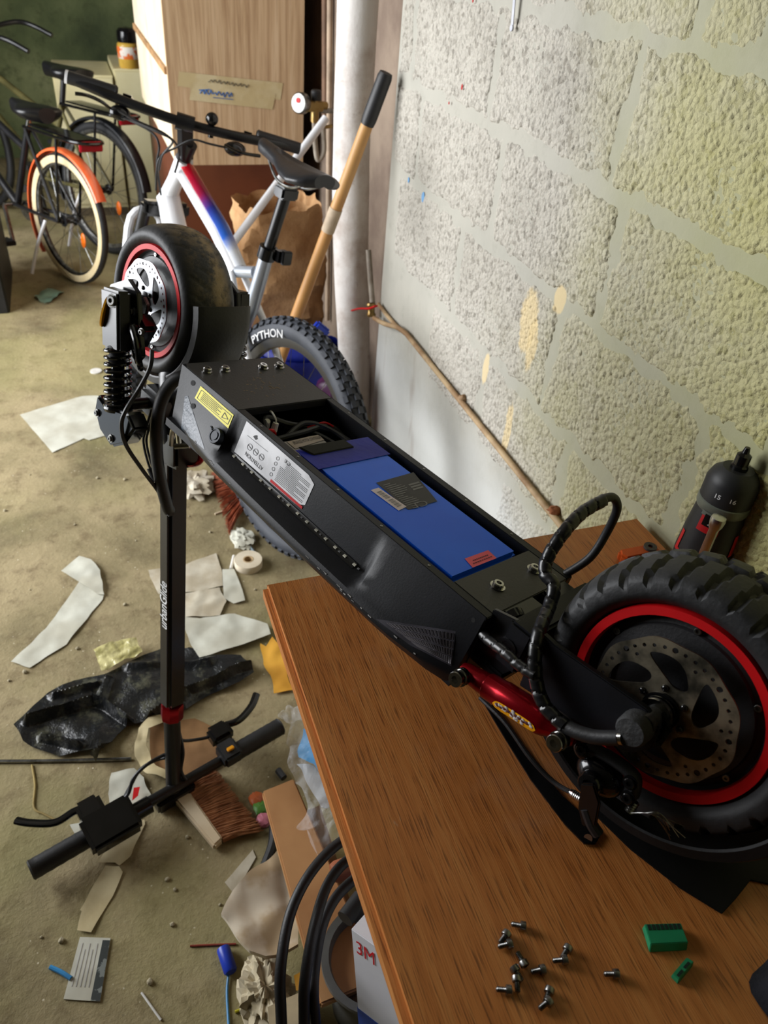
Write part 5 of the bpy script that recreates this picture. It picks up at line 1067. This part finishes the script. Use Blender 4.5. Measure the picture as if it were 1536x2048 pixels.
brush('hand_brush', 'wide brush with pale wooden block and brown bristles under the handlebar', [(372, 1572), (446, 1676), (428, 1693), (344, 1592)], [(432, 1546), (524, 1664)], .024, wp, mat('bristle_brown', (176, 122, 82), .7, c2=(140, 90, 56), scale=40), 12)
brush('hand_brush', 'reddish brush with pale block beside the mountain bike wheel', [(466, 948), (487, 1010), (497, 1026), (478, 956)], [(420, 950), (460, 1072)], .030, wp, mat('bristle_red', (166, 84, 48), .7, c2=(134, 64, 36), scale=40), 8)
# black plastic bag
bagm = NT('black_film'); bagm.col(bagm.mix(bagm.step(bagm.noise(22, 6, .7), .5, .68), lin((24, 26, 28)), lin((84, 84, 70)))); bagm.set(Roughness=.28); bagm.bump(bagm.noise(26, 5, .6), .6, .01)
BAG = [(30, 1455), (52, 1432), (100, 1392), (150, 1362), (210, 1352), (270, 1325), (330, 1298), (380, 1300), (420, 1318), (485, 1318), (506, 1336), (508, 1350), (480, 1372), (430, 1388), (385, 1412), (345, 1440), (300, 1445), (262, 1450), (235, 1478), (196, 1532), (184, 1526), (190, 1505), (150, 1512), (120, 1518), (85, 1505), (48, 1488)]
FOLD = [((60, 1452), (190, 1408), .030, .016), ((190, 1408), (262, 1448), .034, .014), ((372, 1398), (188, 1528), .034, .011), ((215, 1365), (200, 1412), .022, .014), ((505, 1340), (345, 1400), .026, .012), ((110, 1400), (200, 1375), .018, .015), ((260, 1340), (420, 1330), .014, .02), ((90, 1480), (160, 1500), .020, .014)]
FOLD = [(onz(*a)[:2], onz(*b)[:2], h, w_) for a, b, h, w_ in FOLD]
def folds(v):
    s = 0.; p = A(v.x, v.y)
    for a, b, h, w_ in FOLD:
        t_ = np.clip(np.dot(p - a, b - a) / np.dot(b - a, b - a), 0, 1); d = np.linalg.norm(p - a - (b - a) * t_); s = max(s, h * max(0, 1 - d / w_) ** 1.3)
    return s
litter('plastic_bag', BAG, bagm.m, 'crumpled black plastic bag spread on the floor behind the stem', 'bag', amp=.022, cuts=6, fr=9, seed=9, lift=folds)
litter('foil_pack', [(188, 1302), (232, 1286), (274, 1280), (283, 1308), (245, 1325), (204, 1347)], mat('clear_foil', (214, 206, 150), .15, c2=(176, 168, 110), scale=40, bump=.8, bscale=60), 'crumpled shiny clear packaging beside the black plastic bag', 'packaging', z=.02, amp=.012, cuts=5, fr=30, seed=11)
litter('yellow_paper', [(520, 1290), (532, 1296), (545, 1278), (562, 1300), (585, 1384), (550, 1391), (540, 1352), (527, 1330)], mat('paper_yellow', (226, 168, 56), .8, c2=(206, 146, 40), scale=8), 'torn yellow paper on the floor by the table corner', amp=.012, seed=12)
litter('cardboard_piece', [(300, 1450), (390, 1440), (450, 1470), (455, 1520), (420, 1545), (350, 1560), (300, 1545)], mat('cardboard_brown', (142, 106, 66), .9, c2=(120, 86, 50)), 'brown cardboard piece under the scooter handlebar cables', 'cardboard', amp=.01, seed=13)
litter('cream_cloth', [(322, 1434), (330, 1446), (300, 1462), (296, 1496), (304, 1520), (330, 1545), (345, 1562), (330, 1566), (300, 1552), (272, 1518), (268, 1494), (278, 1464), (300, 1440)], cream, 'curled cream paper band around the inner stem tube', z=.012, amp=.02, seed=14, cuts=5)
litter('paper_sheet', [(226, 1548), (268, 1540), (290, 1556), (300, 1590), (262, 1612), (228, 1640), (216, 1590)], paper, 'white torn paper under the left cable of the handlebar', z=.004, seed=15, amp=.012)
litter('red_scrap', [(268, 1576), (280, 1574), (276, 1592), (264, 1602)], redr, 'small red scrap on the white torn paper', 'scrap', z=.022, amp=.004, cuts=2)
litter('paper_strip', [(212, 1700), (262, 1655), (288, 1640), (290, 1650), (262, 1712), (238, 1732), (230, 1726), (196, 1728)], cream, 'torn cream paper strip beneath the throttle display', seed=16, amp=.006)
litter('paper_strip', [(210, 1732), (238, 1734), (246, 1746), (226, 1792), (198, 1840), (182, 1867), (156, 1862), (164, 1824), (160, 1822)], cream, 'torn cream paper strip above the white card', seed=17, amp=.006)
litter('paper_sheet', [(140, 1650), (162, 1645), (168, 1660), (150, 1670)], paper, 'tiny white paper scrap beside the handlebar grip', seed=18, amp=.003, cuts=2)
# white card with dark printed strip
cd = [(160, 1874), (221, 1876), (200, 2003), (127, 1998)]; P = [onz(*p, .003) for p in cd]; c = A(*(sum(P) / 4)[:2], 0); card = thing('printed_card', 'white card with black edge strip lying on the floor', 'card', loc=c)
P = [p - c for p in P]; slab = lambda q, t: G().add(list(q) + [p - A(0, 0, t) for p in q], [(0, 1, 2, 3), (4, 5, 6, 7), (0, 1, 5, 4), (1, 2, 6, 5), (2, 3, 7, 6), (3, 0, 4, 7)])
obj('card', slab(P, .002), paper, card); obj('dark_strip', slab([bil(P, .76, .04) + A(0, 0, .0006), bil(P, 1.0, .04) + A(0, 0, .0006), bil(P, 1., 1.) + A(0, 0, .0006), bil(P, .74, 1.) + A(0, 0, .0006)], .0005), mat('strip_dark', (44, 50, 48), .5, c2=(120, 126, 122), scale=60, lo=.58, hi=.62), card)
g = G()
for k in range(5): g.merge(slab([bil(P, .12 + k * .12, .1 + .1 * (k % 2)) + A(0, 0, .0006), bil(P, .15 + k * .12, .1 + .1 * (k % 2)) + A(0, 0, .0006), bil(P, .15 + k * .12, .8) + A(0, 0, .0006), bil(P, .12 + k * .12, .8) + A(0, 0, .0006)], .0004))
obj('faint_print', g, mat('print_faint', (196, 194, 188), .8), card)
# sticks, wires, caps
def stick(name, px, r, m, label, cat_='stick', z=None, n=8): P = [onz(a, b, r if z is None else z) for a, b in px]; return single(name, G().tube(cat(P, 5), r, n), m, label, cat_)
bluem = mat('blue_plastic', (34, 66, 190), .35, c2=(28, 54, 168)); lbl = mat('blue_light', (60, 150, 214), .4)
stick('blue_strip', [(100, 1934), (122, 1944), (142, 1957)], .004, lbl, 'short light blue plastic strip beside the white card', 'strip')
bc_ = thing('wired_plug', 'blue cylindrical plug with blue wire on the floor', 'plug', loc=onz(452, 1915, 0)); o_ = onz(452, 1915, 0)
obj('cap', G().lathe([(0, 0), (.011, 0), (.012, .003), (.012, .042), (.010, .045), (0, .045)], onz(446, 1896, .012) - o_, onz(462, 1945, .012) - onz(446, 1896, .012), 20), bluem, bc_)
obj('wire', G().tube(cat([onz(458, 1943, .004) - o_, onz(454, 1985, .003) - o_, onz(458, 2060, .003) - o_], 5), .0022, 8), lbl, bc_)
stick('yellow_wire', [(470, 2024), (500, 2010), (520, 1990)], .0025, mat('yellow_wire', (206, 196, 40), .5), 'short yellow wire by the crumpled white paper', 'wire')
stick('red_stick', [(380, 1892), (420, 1890), (472, 1888)], .002, mat('red_faded', (150, 62, 44), .8), 'thin faded red stick above the blue cap', 'stick')
stick('white_stick', [(283, 1985), (302, 2012), (322, 2040)], .002, whit, 'thin white plastic stick on the dark floor', 'stick')
stick('metal_rod', [(-60, 1523), (100, 1522), (262, 1518)], .004, steel, 'thin steel rod lying on the floor under the black plastic bag', 'rod')
stick('straw', [(64, 1530), (70, 1570), (68, 1615), (88, 1628), (112, 1640)], .0022, mat('straw', (170, 148, 88), .8), 'bent dry straw left of the handlebar', 'straw')
stick('wood_splinter', [(430, 1028), (452, 1020), (468, 1012)], .003, wp, 'pale wood splinter beside the reddish brush', 'splinter')
stick('white_dowel', [(462, 1138), (468, 1112)], .005, whit, 'short white plastic peg beside the masking tape roll', 'peg')
stick('plastic_clip', [(470, 1075), (490, 1082), (508, 1105)], .005, mat('clip_blue', (150, 166, 176), .5), 'grey-blue plastic clip by the bicycle tyre', 'clip')
peb = mat('pebble', (150, 140, 116), .9, c2=(190, 180, 150), scale=60)
pme = [mesh_of(G().ball((0, 0, .7), (1, 1.2, .8), 10, 7, .4, 2.), 'pebble') for _ in range(1)][0]
PB = [(378, 1033), (195, 957), (192, 745), (272, 1082), (344, 790), (420, 1065), (222, 1330), (415, 980), (10, 1022), (510, 1180), (300, 1600), (335, 1760), (350, 1780), (83, 1875), (123, 1882), (375, 1675), (440, 1810), (300, 1965), (345, 1850), (150, 1050), (60, 1180), (250, 1210), (130, 700), (60, 950), (250, 960), (468, 1850), (560, 1600), (50, 1345), (155, 1298), (18, 1362)]
for i, (a, b) in enumerate(PB):
    o = obj('pebble', pme, peb if i == 0 else None); s = .002 + .0035 * ((i * 37) % 10) / 10; o.scale = (s, s, s); o.location = onz(a, b, 0); o.rotation_euler = (0, 0, i * 1.3); tag(o, 'small pale stone chip lying on the garage floor', 'stone', 'stone chips on the floor')
litter('blue_scrap', [(70, 596), (96, 580), (128, 585), (110, 600), (90, 612)], mat('teal_foil', (120, 150, 130), .4), 'small teal wrapper on the floor near the bicycles', 'wrapper', amp=.02)
o = single('white_disc', G().lathe([(0, 0), (.022, 0), (.022, .004), (.006, .005), (0, .004)], onz(192, 743, 0), (0, 0, 1), 24), whit, 'small white plastic disc on the floor left of the spring', 'disc')

# ------------------------------------------------------------ clutter beside and under the table
wbm = mat('plank_wood', (190, 142, 92), .55, c2=(166, 116, 70), scale=5, bump=.1, bscale=40)
zz = .16; q = [(524, 1582), (588, 1556), (760, 1960), (640, 2010)]; P = [onz(*p, zz) for p in q]; P[0][2] += .0
pl = G().add(P + [p - A(0, 0, .018) for p in P], [(0, 1, 2, 3), (4, 5, 6, 7), (0, 1, 5, 4), (1, 2, 6, 5), (2, 3, 7, 6), (3, 0, 4, 7)])
single('wooden_board', pl, wbm, 'light brown wooden board under the clear plastic bag beside the table', 'board', bevel=.003)
cbx = onz(650, 1800, 0); bx_ = thing('cardboard_box', 'low cardboard box propping up the wooden board', 'box', loc=(.245, .83, 0))
P0 = [onz(*p, .14) for p in ((570, 1640), (640, 1610), (700, 1800), (622, 1830))]
g = G().add([p - A(.245, .83, 0) for p in P0] + [A(p[0] - .245, p[1] - .83, 0) for p in P0], [(0, 1, 2, 3), (4, 5, 6, 7), (0, 1, 5, 4), (1, 2, 6, 5), (2, 3, 7, 6), (3, 0, 4, 7)]); obj('carton', g, mat('carton', (132, 98, 64), .9), bx_)
# clear plastic bag with blue and white print lying on the board
film = NT('clear_film'); film.col((.95, .97, 1)); film.set(Roughness=.06, Alpha=.10, IOR=1.45); film.bump(film.noise(18, 5, .6), .8, .02)
pbg = thing('clear_plastic_bag', 'crumpled clear plastic bag with blue and white label on the wooden board', 'bag', loc=onz(630, 1600, .17)); o_ = onz(630, 1600, .17)
def lf(v): return 0
g = sheet([onz(a, b, .19) - o_ for a, b in [(578, 1440), (612, 1420), (700, 1450), (730, 1600), (700, 1690), (650, 1740), (612, 1712), (590, 1660), (598, 1600), (572, 1540)]], 5, .05, 16, .0004, 21); obj('film', g, film.m, pbg, smooth=60)
g = sheet([onz(a, b, .186) - o_ for a, b in [(606, 1462), (640, 1456), (690, 1560), (668, 1592), (650, 1570), (630, 1540), (598, 1528)]], 4, .03, 12, .0005, 22); obj('blue_label', g, mat('label_cyan', (20, 150, 226), .35, c2=(40, 166, 236), scale=14), pbg, smooth=60)
g = sheet([onz(a, b, .184) - o_ for a, b in [(590, 1530), (628, 1540), (652, 1572), (668, 1596), (655, 1622), (640, 1618), (620, 1580)]], 4, .02, 12, .0005, 23); obj('white_label', g, mat('label_white2', (206, 214, 220), .4), pbg, smooth=60)
litter('plastic_bag', [(556, 1432), (580, 1420), (600, 1422), (604, 1445), (580, 1452), (562, 1450)], film.m, 'small clear plastic film by the right handlebar grip', 'film', z=.03, amp=.03, fr=30, seed=31)
# stained white paper pouch and crumpled paper
litter('paper_pouch', [(440, 1842), (470, 1795), (520, 1735), (556, 1700), (580, 1760), (602, 1830), (600, 1888), (560, 1902), (530, 1912), (498, 1902), (468, 1868)], mat('stained_white', (218, 206, 184), .85, c2=(188, 166, 132), scale=11, lo=.45, hi=.6), 'stained white paper pouch leaning on the wooden board', 'pouch', z=.10, amp=.04, cuts=5, fr=9, seed=24, thick=.012)
lump('crumpled_paper', onz(532, 2012, .02), (.040, .058, .045), mat('crumple', (200, 188, 160), .9, c2=(150, 136, 104), scale=16), 'ball of crumpled dirty paper beside the black cables', 'paper', .5, 3.4, 40)
litter('cream_board', [(535, 2015), (600, 1985), (628, 1980), (640, 2060), (540, 2070)], mat('board_cream', (204, 186, 148), .8), 'cream cardboard scrap under the black cable loops', 'cardboard', z=.14, amp=.003, thick=.01)
litter('yellow_scrap', [(588, 1950), (612, 1935), (620, 1975), (592, 1980)], mat('yellow_dark', (196, 138, 24), .7), 'dark yellow scrap beside the grey bucket', 'scrap', z=.10, amp=.01)
litter('grey_card', [(450, 1765), (505, 1700), (512, 1715), (470, 1790)], paperg, 'grey cardboard offcut by the stained paper pouch', 'cardboard', amp=.003, thick=.002)
stick('black_pipe', [(505, 1810), (525, 1745), (545, 1690), (548, 1650)], .010, blkp, 'dark plastic pipe behind the stained paper pouch', 'pipe')
stick('black_clip', [(556, 1540), (568, 1556)], .008, blkp, 'small black clip on the floor beside the plastic bag', 'clip')
for i, (p, cc) in enumerate((((520, 1618), (84, 140, 48)), ((512, 1600), (196, 96, 40)), ((527, 1642), (206, 120, 140)))):
    lump('wrapper_scrap', onz(*p), (.014, .016, .006), mat('scrap_%d' % i, cc, .5), ('green', 'orange', 'pink')[i] + ' wrapper scrap beside the wooden board', 'wrapper', .4, 3, 14)
# black cable loops
cbl = thing('cable_coil', 'loops of thick black electric cable hanging beside the table', 'cable', loc=onz(600, 1900, 0)); o_ = onz(600, 1900, 0)
for pts in (((760, 1640, .40), (700, 1672, .40), (655, 1706, .40), (612, 1760, .40), (580, 1830, .39), (563, 1920, .37), (561, 2000, .34), (575, 2120, .28), (640, 2240, .2), (700, 2330, .05), (760, 2380, .01)), ((740, 1700, .38), (690, 1725, .38), (655, 1770, .38), (632, 1840, .38), (614, 1930, .36), (608, 2010, .33), (620, 2140, .27), (690, 2240, .2), (740, 2330, .05), (800, 2380, .01)), ((760, 1720, .36), (712, 1756, .36), (672, 1795, .36), (645, 1850, .36), (630, 1930, .34), (628, 2010, .32), (645, 2120, .26), (710, 2230, .2), (770, 2330, .05), (830, 2380, .01))):
    obj('cable_loop', G().tube(cat([onz(*p) - o_ for p in pts], 9), .0078, 14), blkp, cbl)
# red-brown wooden handle, grey bucket, respirator box
a, b = onz(662, 1748, .28), onz(745, 1715, .28); single('tool_handle', G().lathe([(0, 0), (.014, .002), (.017, .01), (.016, .06), (.018, .12), (0, .13)], a, b - a, 16), mat('handle_red', (150, 84, 52), .5, c2=(130, 68, 40)), 'red-brown wooden tool handle poking out under the table edge', 'handle')
bk = thing('grey_bucket', 'grey plastic bucket holding brown sawdust beside the black cables', 'bucket', loc=onz(700, 1930, 0) * A(1, 1, 0)); c = onz(690, 1915, .18); o_ = A(c[0] + .046, c[1] - .012, 0); bk.location = o_
obj('shell', G().lathe([(0, 0), (.062, 0), (.078, .17), (.086, .172), (.086, .182), (.074, .182), (.070, .17), (.058, .01), (0, .01)], (0, 0, 0), (0, 0, 1), 40), mat('bucket_grey', (96, 96, 92), .5, c2=(78, 78, 74)), bk)
obj('sawdust', G().lathe([(0, .125), (.03, .128), (.065, .122), (.065, .1)], (0, 0, 0), (0, 0, 1), 30), mat('sawdust', (122, 88, 54), .95, c2=(86, 58, 34), scale=40, bump=.5), bk)
stick('black_tube', [(690, 1838), (722, 1796)], .014, blkp, 'short black tube behind the respirator box', 'tube', .30, 14)
TL, BLc = onz(702, 1858, .46), onz(722, 2100, .22); TR = onz(880, 2020, .46); ev = unit(BLc - TL); eh = TR - TL; eh = unit(eh - ev * np.dot(eh, ev)); hb_h, hb_w, hb_d = .26, .17, .11; en = np.cross(eh, ev)
en = -en if np.dot(en, CAM - TL) > 0 else en
rb = thing('respirator_box', 'white and blue respirator mask box standing under the table edge', 'box', mtx=frame_mtx(TL, eh, ev, en)); BS = lambda a, b, c=0.: A(a * hb_w, b * hb_h, c)
sgn = 1
obj('carton', G().box((hb_w / 2, hb_h / 2, hb_d / 2), (hb_w, hb_h, hb_d)), mat('box_white', (226, 226, 230), .5, c2=(218, 218, 224)), rb, bevel=.001)
obj('blue_band', G().box((hb_w / 2, hb_h * .80, -.0003), (hb_w, hb_h * .40, .0006)).box((-.0003, hb_h * .80, hb_d / 2), (.0006, hb_h * .40, hb_d)), mat('box_blue', (34, 72, 158), .5), rb)
obj('notch', G().lathe([(0, 0), (.012, 0), (.012, .0008), (0, .0008)], (.075, .004, -.0006), (0, 0, -1), 20, 0, math.pi * 2), prng, rb)
t = text_geo('3M'); g = G(); g.f = t.f; g.v = [(.008 + p[0] * .030, .038 - p[1] * .024, -.0009) for p in t.v]; obj('logo', g, mat('logo_red', (214, 24, 36), .5), rb)
obj('printed_mask', G().tube(cat([A(.05, .215, -.0012), A(.06, .19, -.0012), A(.085, .18, -.0012), A(.105, .20, -.0012), A(.115, .23, -.0012)], 6), .004, 8, flat=.25).ball((.082, .215, -.0012), (.018, .022, .001), 14, 8), prng, rb)
obj('printed_square', G().box((.02, hb_h * .72, -.0009), (.014, .018, .0005)), prng, rb)

# ------------------------------------------------------------ things around the mountain bike
pbm = NT('kraft_paper'); pbm.col(pbm.mix(pbm.step(pbm.noise(6, 5, .6), .4, .65), lin((196, 154, 108)), lin((168, 124, 80)))); pbm.set(Roughness=.85); pbm.bump(pbm.noise(14, 5, .6), .6, .02)
cb0 = onz(560, 700, 0); kb = A(.63, 2.72, 0)
def bagf(a, b):
    t = 2 * math.pi * a; h = .70 * b; w_ = .165 * (1.05 - .18 * b); q = A(math.copysign(abs(math.cos(t)) ** .6, math.cos(t)) * w_, math.copysign(abs(math.sin(t)) ** .6, math.sin(t)) * .11, h)
    v = Vector(q * 9); k = .07 * (noise.noise(v) + .9 * abs(noise.noise(v * 2)) + .4 * abs(noise.noise(v * 4))); q = q * (1 + k * 2) ; q[2] = max(h * (1 + .06 * noise.noise(Vector((math.cos(t) * 2, math.sin(t) * 2, 4)))), 0); return kb + q
single('paper_bag', G().grid(bagf, 84, 40, cu=True), pbm.m, 'tall crumpled brown kraft paper bag behind the mountain bike', 'bag', smooth=20)
c = onz(600, 830, 0); 
def crate(a, b):
    t = 2 * math.pi * a; q = A(math.cos(t) * .15, math.sin(t) * .12, .30 * b) * A(1 + .1 * b, 1 + .1 * b, 1); v = Vector(q * 8); return A(.63, 2.46, 0) + q * (1 + .12 * noise.noise(v)) * A(1, 1, .9)
single('blue_sack', G().grid(crate, 40, 16, cu=True).ball((.63, 2.46, .27), (.14, .11, .05), 24, 10), mat('sack_blue', (26, 48, 168), .5, c2=(20, 36, 138), scale=9, bump=.4, bscale=30), 'crumpled blue sack behind the mountain bike rear wheel', 'sack', smooth=40)
single('purple_bag', G().ball((.66, 2.10, .20), (.055, .08, .19), 24, 16, .3, 2.), mat('bag_purple', (96, 30, 92), .4, c2=(74, 22, 74)), 'dark purple bag beside the blue sack', 'bag', smooth=60)
single('cyan_hose', G().tube(cat([ony(a, b, 2.15) for a, b in ((436, 572), (448, 590), (455, 615), (452, 640), (440, 660), (420, 672))], 6), .0085, 12), mat('hose_cyan', (62, 170, 214), .4), 'loop of cyan hose behind the dusty front tyre', 'hose')
single('blue_tool', G().beam(ony(630, 648, 2.15), ony(655, 668, 2.15), .03, .022), bluem, 'small blue plastic block beside the drain pipe', 'block', bevel=.006)
# dark crate at the left edge, tall stuff by the wardrobe
p = onz(0, 600, 0); cr = thing('black_crate', 'black plastic crate on the floor beside the bicycles', 'crate', loc=(p[0] - .16, p[1] + .1, 0))
for x in (-.2, .2): obj('side', G().box((x, 0, .16), (.012, .5, .32)), blkp, cr, bevel=.003)
for y in (-.25, .25): obj('side', G().box((0, y, .16), (.4, .012, .32)), blkp, cr, bevel=.003)
obj('base', G().box((0, 0, .008), (.4, .5, .016)), blkp, cr)
